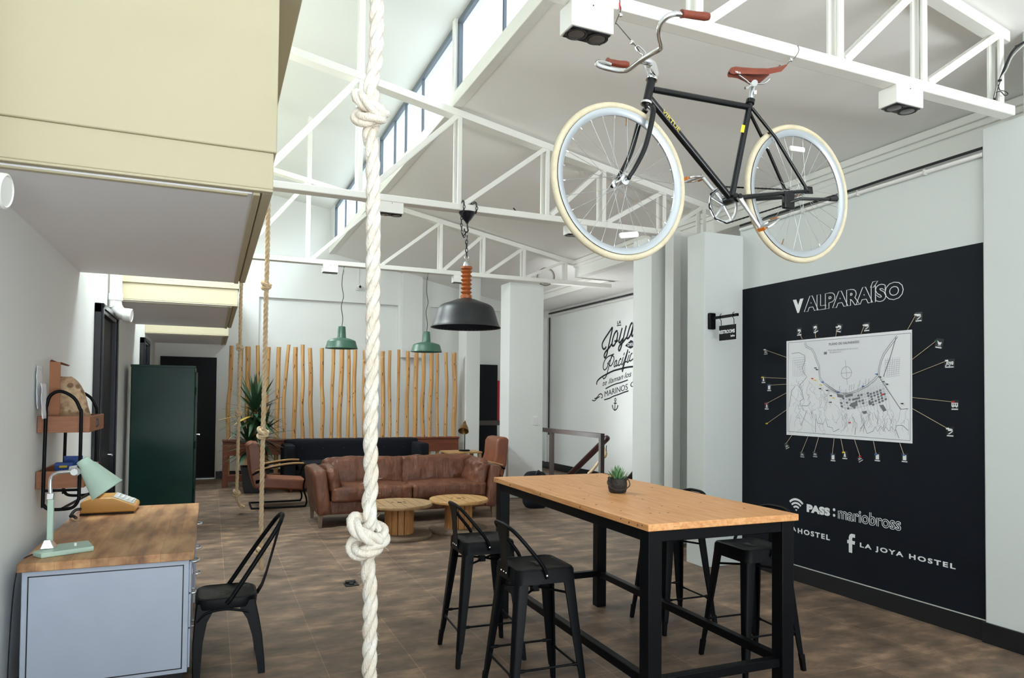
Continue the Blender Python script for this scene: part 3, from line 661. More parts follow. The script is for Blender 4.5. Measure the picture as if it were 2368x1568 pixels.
# contents of the rack
def bagmesh():
    m = MB(); rings = []
    import numpy as _np
    KZ = ((1.425, .085, .05, .0), (1.50, .10, .055, -.01), (1.60, .095, .05, -.03), (1.68, .085, .035, -.05), (1.75, .07, .02, -.07), (1.77, .05, .012, -.075))
    for z in _np.linspace(1.425, 1.77, 24):
        hx, hy, dx = [float(_np.interp(z, [q[0] for q in KZ], [q[i] for q in KZ])) for i in (1, 2, 3)]
        rg = []
        for k in range(28):
            a = 2*PI*k/28; w = 1+.16*mnoise.noise(Vector((math.cos(a)*2.2, math.sin(a)*2.2, z*16)))
            rg.append(Vector((-.835+dx+hx*w*math.copysign(abs(math.cos(a))**.6, math.cos(a)), 5.50+hy*w*math.copysign(abs(math.sin(a))**.6, math.sin(a)), z)))
        rings.append(rg)
    return m.loft(rings)
bg_ = bagmesh().obj('paper_bag', 'kraft'); tag(bg_, 'crumpled printed paper bag in the upper box of the wall rack', 'paper bag')
cb = MB().box(-.955, -.895, 5.30, 5.312, 1.42, 1.86).obj('cardboard_sleeve', 'cardboard'); tag(cb, 'tall reddish cardboard sleeve standing in the upper rack box', 'cardboard')
fl = MB().prism([(-.895, 5.30, 1.86), (-.955, 5.30, 1.86), (-.95, 5.312, 1.875), (-.86, 5.31, 1.835), (-.85, 5.30, 1.842)], (0, .05, 0)).obj('torn_flap', 'cardboard', cb)
pp = MB()
for i, (y0, y1, z0, z1) in enumerate(((5.10, 5.28, 1.56, 1.83), (5.06, 5.22, 1.50, 1.72))):
    n_ = 8; vs = []; fs = []
    for a in range(n_+1):
        for b in range(n_+1):
            y = y0+(y1-y0)*a/n_; z = z0+(z1-z0)*b/n_; vs.append((XL+.008+.034*i+.012*abs(mnoise.noise(Vector((y*14, z*11, i))))+.01*(1-b/n_), y, z))
    for a in range(n_):
        for b in range(n_): fs.append((a*(n_+1)+b, (a+1)*(n_+1)+b, (a+1)*(n_+1)+b+1, a*(n_+1)+b+1))
    p_ = MB().add(vs, fs).obj('paper_sheet', 'paper'); p_.modifiers.new('thick', 'SOLIDIFY').thickness = .002
    tag(p_, ('white paper sheet pinned on the left wall above the wall rack, upper of two', 'white paper sheet curling on the left wall beside the wall rack, lower of two')[i], 'paper', 'papers pinned on the left wall')
bb = thing('box_of_pens', 'blue and white carton with yellow flash in the lower rack box', 'carton', (-.86, 5.5, 1.068))
MB().box(-.93, -.83, 5.40, 5.46, 1.068, 1.20).obj('carton', 'blue', bb, bevel=.002)
MB().box(-.905, -.86, 5.398, 5.4, 1.168, 1.182).obj('yellow_flash', 'yel2', bb); MB().box(-.93, -.83, 5.398, 5.4, 1.075, 1.11).obj('white_band', 'paper', bb)
bl_ = MB().box(-.90, -.79, 5.52, 5.528, 1.068, 1.235).obj('leaflet', 'blue'); tag(bl_, 'blue leaflet standing behind the pen carton in the lower rack box', 'leaflet')
nt_ = MB().prism([(-.86, 5.34, 1.07), (-.79, 5.36, 1.07), (-.80, 5.37, 1.185), (-.84, 5.35, 1.18)], (0, .004, 0)).obj('note_card', 'paper'); tag(nt_, 'folded white note card leaning in the lower rack box', 'card')

# ------------------------------------------------------------------ brown leather sofa
so = thing('leather_sofa', 'worn brown leather two-seat sofa facing the cable-spool tables', 'sofa', (2.45, 9.4, 0))
x0, x1, y0, y1 = 1.19, 3.72, 8.95, 9.88
MB().rbox(((x0+x1)/2, (y0+y1)/2+.02, .245), (x1-x0-.16, y1-y0-.06, .19), .03, n=8).obj('base', 'leather', so)
MB().rbox(((x0+x1)/2, y1-.10, .47), (x1-x0-.2, .20, .50), .06, (0, .01, .02), n=12).obj('back_frame', 'leather', so)
def arm(xa, tilt):
    R = Matrix.Rotation(tilt, 3, 'Y')
    MB().rbox((xa, (y0+y1)/2, .44), (.17, y1-y0, .57), .035, (.01, .01, .012), n=14, nz=.005, nscale=5, R=R, seed=xa).obj('arm', 'leather', so)
arm(x0+.115, math.radians(-8)); arm(x1-.115, math.radians(8))
xm = 2.46
for a, b, sd in ((x0+.23, xm-.005, 1), (xm+.005, x1-.23, 5)):
    MB().rbox(((a+b)/2, y0+.34, .405), (b-a, .70, .185), .035, (.0, .010, .022), n=26, nz=.009, nscale=8, seed=sd).obj('seat_cushion', 'leather', so)
    MB().rbox(((a+b)/2, y1-.29, .625), (b-a+.05, .22, .385), .05, (.01, .035, .018), n=30, nz=.017, nscale=8, R=Matrix.Rotation(math.radians(-10), 3, 'X'), seed=sd+9).obj('back_cushion', 'leather', so)
MB().rbox((x0+.27, y0+.37, .555), (.15, .66, .40), .05, (.02, .02, .02), n=26, nz=.018, nscale=8, R=Matrix.Rotation(math.radians(-14), 3, 'Y'), seed=21).obj('arm_cushion', 'leather', so)
MB().rbox((x1-.28, y0+.37, .575), (.17, .66, .44), .06, (.03, .02, .02), n=26, nz=.02, nscale=8, R=Matrix.Rotation(math.radians(14), 3, 'Y'), seed=31).obj('arm_cushion', 'leather', so)
for x in (x0+.10, x1-.10):
    for y in (y0+.06, y1-.10):
        MB().loft([[(x-.03, y-.03, .16), (x+.03, y-.03, .16), (x+.03, y+.03, .16), (x-.03, y+.03, .16)], [(x-.018, y-.02, 0), (x+.018, y-.02, 0), (x+.018, y+.02, 0), (x-.018, y+.02, 0)]]).obj('leg', 'spoolbase', so, bevel=.003)

# ------------------------------------------------------------------ cable-spool tables
def spool(name, label, loc, r, top_m, seed):
    t = thing(name, label, 'coffee table', (*loc, 0), 0, 'cable-spool coffee tables')
    rn = random.Random(seed)
    def disc(z0, z1, m, nm):
        b = MB(); rings = []; n = 56
        for z, k in ((z0, .985), (z0+.008, 1), (z1-.008, 1), (z1, .985)):
            rings.append([Vector((r*k*(1+.012*mnoise.noise(Vector((math.cos(a)*3, math.sin(a)*3, seed)))-.0)*math.cos(a), r*k*(1+.012*mnoise.noise(Vector((math.cos(a)*3, math.sin(a)*3, seed))))*math.sin(a), z)) for a in [2*PI*j/n for j in range(n)]])
        return b.loft(rings).obj(nm, m, t, local=True)
    tp = disc(.362, .402, top_m, 'top_board')
    for k, x in enumerate((-.23, -.115, 0, .115, .23)):
        h = math.sqrt(max(0, r*r*.93-x*x)); MB().box(x-.0022, x+.0022, -h, h, .4015, .4028).obj('board_gap', 'knot', t, local=True, smooth=False)
    for dx, dy, s_ in ((0, 0, .028), (.07, .05, .02), (-.08, .03, .018), (.05, -.06, .018)): MB().cyl((dx, dy, .4022), (dx, dy, .4034), s_, n=16).obj('bolt_hole', 'knot', t, local=True)
    disc(0.0, .045, 'spoolbase', 'base_board')
    for k in range(14):
        a = 2*PI*k/14+.1; R = rotz(a); rr = .162
        MB().box(rr-.008, rr+.008, -.0335, .0335, .045, .362, R, (0, 0, .2)).obj('core_slat', 'spoolcore', t, local=True, bevel=.003)
    MB().cyl((0, 0, .045), (0, 0, .36), .145, n=20).obj('core', 'knot', t, local=True)
    return t
s1 = spool('spool_table', 'cable-spool coffee table behind the thick white rope, left of the pair', (2.08, 8.15), .385, 'spoolwood', 1)
s2 = spool('spool_table', 'cable-spool coffee table nearer the bar stools, right of the pair', (2.855, 8.25), .365, 'ashwood', 2)
text_mb('412', (2.7255, 8.115, .30), (0, 0, -1), Vector((.9, -.44, 0)).normalized(), .14, .055, .02).obj('stencil_number', 'letterblack', s2, smooth=False)

# ------------------------------------------------------------------ black sofa at the back
bs = thing('fabric_sofa', 'black button-tufted fabric sofa along the wood-pole screen', 'sofa', (2.7, 12.85, 0))
bx0, bx1, by0, by1 = PY(659, 1040, 12.4).x, PY(993, 1040, 12.4).x, 12.4, 13.2
MB().rbox(((bx0+bx1)/2, (by0+by1)/2, .26), (bx1-bx0-.1, by1-by0-.05, .24), .03, n=8).obj('base', 'blackfabric', bs)
zt = PY(820, 1013, 13.1).z
MB().rbox(((bx0+bx1)/2, by1-.12, (zt+.2)/2), (bx1-bx0-.1, .22, zt-.2), .04, n=12).obj('backrest', 'blackfabric', bs)
for xa in (bx0+.09, bx1-.09): MB().rbox((xa, (by0+by1)/2, (zt+.1)/2-.02), (.19, by1-by0, zt-.2), .04, n=10).obj('arm', 'blackfabric', bs)
for k in range(3):
    wd_ = (bx1-bx0-.42)/3; MB().rbox((bx0+.21+wd_*(k+.5), by0+.32, .42), (wd_-.01, .6, .15), .04, (0, 0, .02), n=8).obj('seat_cushion', 'blackfabric', bs)
for k in range(6): MB().lathe([(0, .008), (.012, .005), (.015, 0)], (bx0+.35+(bx1-bx0-.7)*k/5, by1-.235, zt-.17), (0, -1, 0), 12).obj('tuft_button', 'darkplastic', bs)
for xa in (bx0+.12, bx1-.12):
    for ya in (by0+.1, by1-.1): MB().cyl((xa, ya, 0), (xa, ya, .15), .02, .028, 10).obj('leg', 'redwood', bs)

# ------------------------------------------------------------------ cantilever armchairs (face local +X)
def armchair(name, label):
    t = thing(name, label, 'armchair', (0, 0, 0), 0, 'tan leather cantilever armchairs')
    hw_ = .27
    def pr(pts, m, nm, y0=-hw_, y1=hw_, bev=.03): return MB().prism([(x, y0, z) for x, z in pts], (0, y1-y0, 0)).obj(nm, m, t, local=True, bevel=bev, seg=3)
    pr([(-.36, .30), (.36, .24), (.40, .30), (.38, .40), (-.10, .44), (-.24, .46), (-.36, .44)], 'leather2', 'seat')
    pr([(-.46, .93), (-.40, .97), (-.30, .955), (-.265, .90), (-.25, .70), (-.17, .46), (-.23, .36), (-.36, .32), (-.42, .55)], 'leather2', 'backrest')
    for b in (-1, 1):
        y = b*(hw_+.035)
        P = spline([(-.34, y, .56), (-.18, y, .60), (.0, y, .635), (.2, y, .655), (.34, y, .65)], 5)
        m = MB(); m.loft([[p+Vector((0, -.026, -.011)), p+Vector((0, .026, -.011)), p+Vector((0, .026, .011)), p+Vector((0, -.026, .011))] for p in P]); m.obj('armrest', 'ashwood', t, local=True, bevel=.004)
        MB().tube(spline([(-.38, y, .50), (-.20, y, .575), (.10, y, .630), (.33, y, .635), (.385, y, .60), (.39, y, .54), (.34, y, .30), (.385, y, .12), (.375, y, .03), (.30, y, .014), (-.30, y, .014), (-.38, y, .014)], 6), .0135, 10).obj('tube_frame', 'black', t, local=True)
    MB().tube([(-.38, -.305, .014), (-.385, 0, .014), (-.38, .305, .014)], .0135, 10).obj('floor_bar', 'black', t, local=True)
    return t
ac = armchair('cantilever_armchair', 'tan leather cantilever armchair behind the ropes, left of the brown sofa')
ac.location = (.955, 11.1, 0)
dup(ac, (3.87, 10.47, 0), PI, 'tan leather cantilever armchair behind the right end of the brown sofa').scale = (1.08, 1, 1.07)

# side table and brass lamp
stb = thing('side_table', 'pale wood side table holding the brass lamp, beside the white column', 'side table', (4.28, 12.2, 0))
MB().box(3.93, 4.58, 11.95, 12.45, .635, .665).obj('tabletop', 'ashwood', stb, bevel=.004)
for x in (3.97, 4.54):
    for y in (11.99, 12.41): MB().box(x-.03, x+.03, y-.03, y+.03, 0, .635).obj('leg', 'spoolwood', stb, bevel=.003)
MB().box(3.98, 4.53, 12.0, 12.4, .36, .385).obj('lower_shelf', 'spoolwood', stb, bevel=.003)
c = PY(1074, 1038, 12.15)
bl2 = thing('table_lamp', 'aged brass task lamp with black base on the pale side table', 'lamp', (c.x, 12.15, .666))
MB().lathe([(.0, 0), (.10, 0), (.105, .012), (.09, .026), (.0, .03)], (0, 0, 0), n=28).obj('base', 'black', bl2, local=True)
MB().cyl((.005, 0, .03), (.005, 0, .40), .0085).obj('stem', 'black', bl2, local=True)
ax_ = Vector((-.32, -.55, -.78)).normalized()
MB().lathe([(.022, -.06), (.026, -.03), (.05, -.01), (.082, .06), (.098, .13), (.094, .13), (.078, .06), (.03, .0)], Vector((-.015, -.02, .47)), ax_, 28).obj('shade', 'brass', bl2, local=True)
MB().lathe([(.0, -.10), (.014, -.10), (.02, -.075), (.018, -.06), (.03, -.058), (.03, -.05), (.0, -.045)], Vector((-.015, -.02, .47)), ax_, 16).obj('socket', 'brass', bl2, local=True)
MB().cyl((-.05, 0, .43), (.06, 0, .43), .009).obj('pivot_knob', 'brass', bl2, local=True)

# ------------------------------------------------------------------ wood-pole screen
YP = 13.55
ps = thing('pole_screen', 'screen of peeled wooden poles on a reddish timber frame behind the black sofa', 'room divider', (2.3, YP, 0))
xa, xb_ = PY(515, 1030, YP).x, PY(1058, 1030, YP).x
zr1, zr0 = PY(600, 1020, YP).z, PY(600, 1052, YP).z
MB().box(xa, xb_, YP-.07, YP+.07, zr0, zr1).obj('top_rail', 'redwood', ps, bevel=.006)
MB().box(xa-.01, xb_+.01, YP-.09, YP+.09, zr1, zr1+.035).obj('cap_rail', 'redwood', ps, bevel=.006)
MB().box(xa+.07, xb_-.07, YP-.07, YP+.07, .10, .22).obj('bottom_rail', 'redwood', ps, bevel=.006)
for x in (xa+.045, (xa+xb_)/2, xb_-.045): MB().box(x-.045, x+.045, YP-.075, YP+.075, 0, zr0).obj('frame_post', 'redwood', ps, bevel=.006)
POLES = [(140, 112, 35, 783), (237, 205, 22, 800), (288, 283, 45, 790), (376, 374, 33, 780), (478, 462, 32, 795), (568, 548, 40, 795), (658, 618, 30, 773), (720, 708, 40, 795), (784, 785, 33, 772), (850, 866, 38, 803), (957, 957, 36, 803), (1063, 1040, 32, 812), (1140, 1115, 42, 812), (1200, 1194, 33, 818), (1260, 1258, 36, 818), (1344, 1343, 32, 822), (1425, 1425, 36, 826), (1508, 1505, 39, 833), (1573, 1570, 30, 825), (1655, 1642, 28, 818), (1738, 1728, 36, 832), (1815, 1800, 43, 842), (1878, 1873, 38, 842), (1952, 1930, 38, 842), (2003, 2003, 30, 850), (2082, 2078, 32, 843), (2158, 2155, 42, 845)]
rn = random.Random(5)
for i, (xt, xbm, w, yt) in enumerate(POLES):
    T_ = PY(500+xt/3.92, 600+yt/3.92, YP); B_ = PY(500+xbm/3.92, 1000, YP); rad = w/3.92/2/ (FPX/ (YP*math.cos(YAW)+T_.x*math.sin(YAW)))*1.0
    d_ = (T_-B_)/(T_.z-B_.z); P = []; k = 14; R_ = []
    for j in range(k+1):
        z = zr0+.02+(T_.z-zr0-.02)*j/k; p = B_+d_*(z-B_.z)
        wob = .022 if i != 6 else .05
        f = math.sin(j/k*PI); p = p+Vector((wob*f*mnoise.noise(Vector((z*1.1, i*3.1, 0)))*2, 0, 0)); p.y = YP+.01*math.sin(i)
        P.append(p); R_.append(rad*(1+.10*mnoise.noise(Vector((z*2.5, i*7.7, 3)))))
    po = MB().tube(P, R_, 12).obj('pole', 'pole', ps, angle=60)
    for q in range(rn.choice((3, 4, 5, 6))):
        j = rn.randint(1, k-2); a = rn.uniform(-.7, .7); p = P[j].lerp(P[j+1], rn.random()); r_ = R_[j]
        cen = p+Vector((math.sin(a)*r_*.97, -math.cos(a)*r_*.97, 0)); MB().rbox(cen, (.011, .006, rn.uniform(.02, .07)), .004, n=3).obj('knot_mark', 'knot', po)
    # short continuation below the top rail
    MB().tube([Vector((P[0].x, YP, .22)), Vector((P[0].x, YP, zr0))], rad, 10).obj('lower_pole', 'pole', ps)

# ------------------------------------------------------------------ yucca in planter
cx, cy = PY(589, 1120, 12.75).x, 12.75
yu = thing('potted_yucca', 'tall yucca with spiky dark leaves in a grey planter before the pole screen', 'potted plant', (cx, cy, 0))
MB().loft([[(-.17, -.17, 0), (.17, -.17, 0), (.17, .17, 0), (-.17, .17, 0)], [(-.23, -.23, .44), (.23, -.23, .44), (.23, .23, .44), (-.23, .23, .44)], [(-.20, -.20, .44), (.20, -.20, .44), (.20, .20, .44), (-.20, .20, .44)], [(-.20, -.20, .40), (.20, -.20, .40), (.20, .20, .40), (-.20, .20, .40)]]).obj('planter', 'potgrey', yu, local=True, bevel=.008)
MB().box(-.2, .2, -.2, .2, .39, .405).obj('soil', 'soil', yu, local=True)
rn = random.Random(11)
heads = [(Vector((-.02, 0, 1.42)), 58, .62), (Vector((.10, .05, 1.02)), 44, .52), (Vector((-.10, -.05, .86)), 40, .56)]
for k, (hd, n_, ln) in enumerate(heads):
    MB().tube(spline([(hd.x*.3, hd.y*.3, .40), (hd.x*.8, hd.y*.8, hd.z*.6), hd], 5), [.038-.0008*j for j in range(11)], 10).obj('stem', 'spoolcore', yu, local=True)
    for j in range(n_):
        a = j*2.39996+k; t_ = j/n_; el = math.radians(84-120*t_+rn.uniform(-8, 8)); L_ = ln*rn.uniform(.8, 1.1)
        d = Vector((math.cos(a)*math.cos(el), math.sin(a)*math.cos(el), math.sin(el))); w = Vector((-math.sin(a), math.cos(a), 0)); dn = d.cross(w)
        b0 = hd+Vector((0, 0, .05-.22*t_)); rings = []
        for q, ww in ((0, .018), (.2, .036), (.55, .033), (.85, .014), (1, .001)):
            p = b0+d*L_*q+Vector((0, 0, -.16*L_*q*q*(1 if el < .9 else .15)))
            rings.append([p+w*ww, p+dn*.004, p-w*ww, p-dn*.001])
        MB().loft(rings).obj('leaf', 'leafyellow' if (k == 0 and j in (38, 41)) else 'leaf', yu, local=True)

# ------------------------------------------------------------------ pendant lamps
def chain(mb, pts, step, wire, wid):
    P = spline(pts, 12); acc = [0.]
    for a, b in zip(P[:-1], P[1:]): acc.append(acc[-1]+(b-a).length)
    n = max(2, int(acc[-1]/step)); 
    for k in range(n):
        s0 = acc[-1]*(k+.5)/n; j = max(i for i in range(len(acc)) if acc[i] <= s0); j = min(j, len(P)-2)
        t_ = (P[j+1]-P[j]).normalized(); c = P[j]+t_*(s0-acc[j]); side = t_.cross(Vector((0, 1, .1))).normalized() if k % 2 else t_.cross(Vector((1, 0, .1))).normalized()
        h = step*.62
        mb.tube([c+t_*(h*math.cos(a))*1.0+side*wid*math.sin(a) for a in [2*PI*q/10 for q in range(10)]], wire, 5, True)
yb = 6.84
def pb_(u, v): return PY(u, v, yb)
c = pb_(1078, 690)
pl = thing('pendant_lamp', 'large black enamel pendant lamp with turned wooden neck hanging on a chain', 'pendant lamp', (c.x, yb, c.z))
zr = pb_(1078, 757).z; sc_ = (pb_(1157, 757).x-pb_(998, 757).x)/2*.965
zt_ = c.z
MB().lathe([(.056, zt_), (.072, zt_-.008)]+[(q_, zt_-(zt_-zr)*f_) for q_, f_ in ((.10, .045), (.17, .135), (.235, .21), (.262, .255), (.280, .31), (.292, .38), (.305, .50), (.322, .68), (.340, .87), (.352, .96), (.362, 1.0))]+[(.366, zr-.004), (.358, zr-.001), (.330, zr+.05), (.30, zt_-(zt_-zr)*.5), (.26, zt_-(zt_-zr)*.30), (.15, zt_-.06), (.05, zt_-.02)], (c.x, yb, 0), n=56, cap=False).obj('shade', 'pendblack', pl, angle=50)
MB().lathe([(.356, zr+.003), (.328, zr+.05), (.298, zt_-(zt_-zr)*.5), (.258, zt_-(zt_-zr)*.31), (.15, zt_-.064), (.02, zt_-.03)], (c.x, yb, 0), n=48, cap=False).obj('shade_lining', 'pendin', pl)
z1 = pb_(1078, 617).z; prof = []
n_ = 6; prof += [(.058, zt_-.004), (.060, zt_+.03)]
hh = (z1-zt_-.06)/n_
prof += [(.058, zt_+.028), (.040, zt_+.042)]
for k in range(n_): z = zt_+.042+(z1-zt_-.075)*(k/n_); q = (z1-zt_-.075)/n_; prof += [(.038, z), (.060, z+q*.5), (.038, z+q*.98)]
prof += [(.040, z1-.033), (.060, z1-.022), (.060, z1), (.0, z1)]
MB().lathe(prof, (c.x, yb, 0), n=32).obj('turned_neck', 'turned', pl, angle=25)
z2 = pb_(1078, 600).z
MB().lathe([(.036, z1), (.036, z1+.02), (.030, z1+.045), (.012, z1+.062), (.0, z1+.065)], (c.x, yb, 0), n=24).obj('lamp_cap', 'alu', pl)
MB().torus((c.x, yb, z2+.02), (0, 1, 0), .022, .0055, 20, 8).obj('ring', 'chrome', pl)
cm = MB(); chain(cm, [(c.x, yb, z2+.03), (c.x-.002, yb, z2+.2), (c.x+.004, yb, pb_(1078, 545).z)], .042, .0055, .012); cm.obj('chain', 'blackframe', pl)
cn = thing('canopy_hook', 'black iron ceiling canopy with hook, chained onto the truss above the large pendant', 'hook', (c.x, yb, 3.5))
zc0 = TZ-.002
MB().lathe([(.0, zc0), (.085, zc0), (.088, zc0-.012), (.062, zc0-.05), (.045, zc0-.075), (.02, zc0-.10), (.012, zc0-.12), (.0, zc0-.12)], (c.x, yb, 0), n=28).obj('canopy', 'blackframe', cn)
MB().tube(spline([(c.x, yb, zc0-.115), (c.x+.005, yb, zc0-.16), (c.x+.012, yb, zc0-.19), (c.x-.004, yb, zc0-.21), (c.x-.026, yb, zc0-.198), (c.x-.03, yb, zc0-.175)], 6), .0085, 8).obj('hook', 'blackframe', cn)
for dx in (-.065, .07):
    m_ = MB(); chain(m_, [(c.x+dx, yb-.07, zc0-.02), (c.x+dx*1.02, yb-.095, TZ+.03), (c.x+dx, yb-.06, TZ+.09), (c.x+dx*.9, yb, TZ+.10), (c.x+dx*.8, yb+.10, TZ+.085), (c.x+dx, yb+.11, TZ+.02)], .034, .0045, .010); m_.obj('chain_loop', 'blackframe', cn)
m_ = MB(); chain(m_, [(c.x-.075, yb-.06, zc0-.03), (c.x-.08, yb-.05, zc0-.13), (c.x-.06, yb-.03, zc0-.24), (c.x-.035, yb-.01, zc0-.26), (c.x-.012, yb, zc0-.205)], .034, .0045, .010); m_.obj('hanging_chain', 'blackframe', cn)

yg = 10.53
def green(u0, utop, vtop, vneck, vrim, hw_px, label):
    A = PY(utop, vtop, yg); N = PY(u0, vneck, yg); B = PY(u0, vrim, yg); r = (PY(u0+hw_px, vrim, yg).x-PY(u0-hw_px, vrim, yg).x)/2*.98
    t = thing('pendant_lamp', label, 'pendant lamp', (N.x, yg, B.z), 0, 'green enamel pendants over the black sofa')
    H = N.z-B.z
    prof = [(.0, H), (.048, H), (.053, H*.985), (.064, H*.50), (.068, H*.475), (.11, H*.455), (r*.62, H*.415), (r*.78, H*.38), (r*.845, H*.345), (r*.872, H*.30), (r*.93, H*.13), (r*.985, H*.02), (r, .0), (r*.975, .004), (r*.86, H*.27), (r*.80, H*.33), (r*.6, H*.38), (.06, H*.42), (.0, H*.42)]
    MB().lathe(prof, (0, 0, 0), n=48, cap=False).obj('shade', 'pendgreen', t, local=True, angle=35)
    MB().lathe([(.0, H*.41), (.05, H*.40), (.055, H*.25), (.03, H*.12), (.0, H*.08)], n=20).obj('bulb', 'white2', t, local=True)
    zt = TZ-B.z; dx = A.x-N.x
    cord = spline([(0, 0, H), (.012, 0, H+.12), (-.012, 0, H+.30), (.016, 0, H+(zt-H)*.5), (-.008, 0, H+(zt-H)*.68), (dx*.6-.012, 0, H+(zt-H)*.86), (dx, 0, zt)], 8)
    MB().tube(cord, .0055, 6).obj('twisted_cord', 'cable', t, local=True)
    m = MB(); chain(m, [(dx*.8, 0, zt), (dx*.6, 0, H+(zt-H)*.86)], .045, .0035, .011); m.obj('hook_chain', 'alu', t, local=True)
    return t
green(790.5, 796, 625, 755, 806, 38.5, 'green enamel pendant lamp on truss, left of the thick rope')
green(986.5, 990, 641, 767, 814, 36, 'green enamel pendant lamp on truss, behind the large black pendant')

# twin spotlight boxes under the trusses
def spot(u, v, y, w, d, h, label, first=[None]):
    z = TZ-.001; p = PZ(u, v, z); p = PY(u, v, y)
    t = thing('spotlight_box', label, 'spotlight', (p.x, y, z-h), 0, 'white twin spotlight boxes under the trusses')
    MB().box(-w/2, w/2, -d/2, d/2, .006, h).obj('housing', 'steelwhite', t, local=True, bevel=.004)
    MB().box(-w/2+.012, w/2-.012, -d/2+.012, d/2-.012, .001, .006).obj('recess_plate', 'blackframe', t, local=True)
    for s_ in (-1, 1):
        k = MB().lathe([(.052, .001), (.056, -.003), (.046, -.004), (.043, .002)], (s_*w/4, 0, 0), n=24).obj('bezel', 'iron', t, local=True)
        MB().lathe([(.0, .001), (.040, .001), (.041, -.002), (.02, -.0035), (.0, -.004)], (s_*w/4, 0, 0), n=24).obj('lens', 'lens', k, local=True)
    MB().cyl((0, -d/2-.001, h-.012), (0, -d/2+.002, h-.012), .004, n=8).obj('screw', 'iron', t, local=True)
spot(1357, 35, 3.0, .235, .13, .135, 'white twin spotlight box beside the bicycle handlebar')
spot(2083, 222, 2.99, .235, .13, .118, 'white twin spotlight box between bicycle and right column')
spot(903, 492, 6.86, .235, .13, .115, 'white twin spotlight box just right of the thick rope top')
spot(1330, 536, 6.86, .235, .13, .115, 'white twin spotlight box behind the bicycle front wheel')
spot(763, 629, 10.53, .22, .13, .115, 'white twin spotlight box next to the left green pendant')
spot(1062, 650, 10.53, .22, .13, .115, 'white twin spotlight box behind the turned wooden neck')

# ------------------------------------------------------------------ ropes
KNOT = [(.1, .2, 4.2), (.25, -.5, 2.4), (-.1, .3, .9), (-1.3, .9, -.4), (-2.1, .2, -1.6), (-1.5, -1.1, -2.3), (.1, -1.5, -1.9), (1.6, -.9, -1.2), (2.3, .4, .0), (1.3, 1.5, 1.0), (-.6, 1.4, 1.9), (-2.0, .5, 2.3), (-2.1, -.8, 1.5), (-1.0, -1.6, .3), (.6, -1.6, -.4), (1.5, -.6, -.9), (.9, .7, -1.8), (.3, .4, -3.0), (.0, .0, -4.2)]
def rope(name, label, y, px, r, knots, m, mirror=(), tail=None, fuzz=0):
    path = [PY(u, v, y) for u, v in px]; P = []
    for i, p in enumerate(path):
        if i in knots:
            sg = -1 if i in mirror else 1; kn = knots[i]
            for q in KNOT: P.append(p+Vector((q[0]*sg, q[1], q[2]))*r*kn)
        else: P.append(p)
    if tail: P += [P[-1]+Vector(t_)*r for t_ in tail]
    P = spline(P, 7)
    # resample evenly
    acc = [0.]
    for a, b in zip(P[:-1], P[1:]): acc.append(acc[-1]+(b-a).length)
    step = r*.42; n = int(acc[-1]/step); Q = []; j = 0
    for k in range(n+1):
        s0 = acc[-1]*k/n
        while j < len(acc)-2 and acc[j+1] < s0: j += 1
        Q.append(P[j].lerp(P[j+1], (s0-acc[j])/max(1e-9, acc[j+1]-acc[j])))
    Tn = [(Q[min(i+1, n)]-Q[max(i-1, 0)]).normalized() for i in range(n+1)]
    N = Vector((1, 0, 0)); fr_ = []
    for i in range(n+1):
        N = (N-Tn[i]*N.dot(Tn[i])).normalized(); fr_.append((N.copy(), Tn[i].cross(N)))
    t = thing(name, label, 'rope', Q[0], 0, 'knotted climbing ropes hanging from the trusses')
    pitch = r*7.4
    for s_ in range(3):
        line = []
        for i in range(n+1):
            a = 2*PI*s_/3 + 2*PI*(i*step)/pitch; e, f = fr_[i]; line.append(Q[i]+(e*math.cos(a)+f*math.sin(a))*r*.50)
        MB().tube(line, [r*.535*(1+.07*mnoise.noise(Vector((i*.21, s_*5, y)))) for i in range(n+1)], 9).obj('strand', m, t, angle=80)
    if fuzz:
        rn = random.Random(2); fz = MB()
        for k in range(fuzz):
            i = rn.randint(2, n-2); a = rn.uniform(0, 2*PI); e, f = fr_[i]; d = e*math.cos(a)+f*math.sin(a); p = Q[i]+d*r*.95; l = rn.uniform(.25, .8)*r
            q = p+(d+Tn[i]*rn.uniform(-1.2, 1.2)+Vector((0, 0, -.3))).normalized()*l
            fz.tube([p, p.lerp(q, .5)+Tn[i]*l*.12, q], [.0006, .0005, .0002], 3)
        o = fz.obj('fibre_fuzz', m, t); o['kind'] = 'stuff'
    return t
rope('climbing_rope', 'thick white cotton rope with two knots hanging in front, from ceiling to floor', 2.975, [(873, -190), (872, -40), (870, 120), (856, 255), (862, 380), (863, 560), (861, 800), (857, 1000), (858, 1120), (851, 1237), (856, 1380), (854, 1560), (853, 1690)], .0315, {3: .80, 9: .95}, 'rope', fuzz=240)
rope('climbing_rope', 'tan rope with knots hanging behind the desk chair, ending near the floor', 6.86, [(621, 330), (620, 480), (618, 600), (616, 660), (614, 760), (611, 900), (608, 1001), (606, 1100), (604, 1200), (603, 1272)], .0215, {3: .62, 6: .8, 9: .72}, 'rope2', tail=[(.5, 0, -5.5)])
rope('climbing_rope', 'thin-looking tan rope with knots in front of the yucca', 10.53, [(566, 480), (560, 620), (557, 700), (555, 803), (553, 880), (552, 955), (550, 1050), (547, 1140)], .0235, {3: .62, 5: .6, 7: .62}, 'rope2', tail=[(2.2, 0, -5), (4.6, -.5, -5.8)])

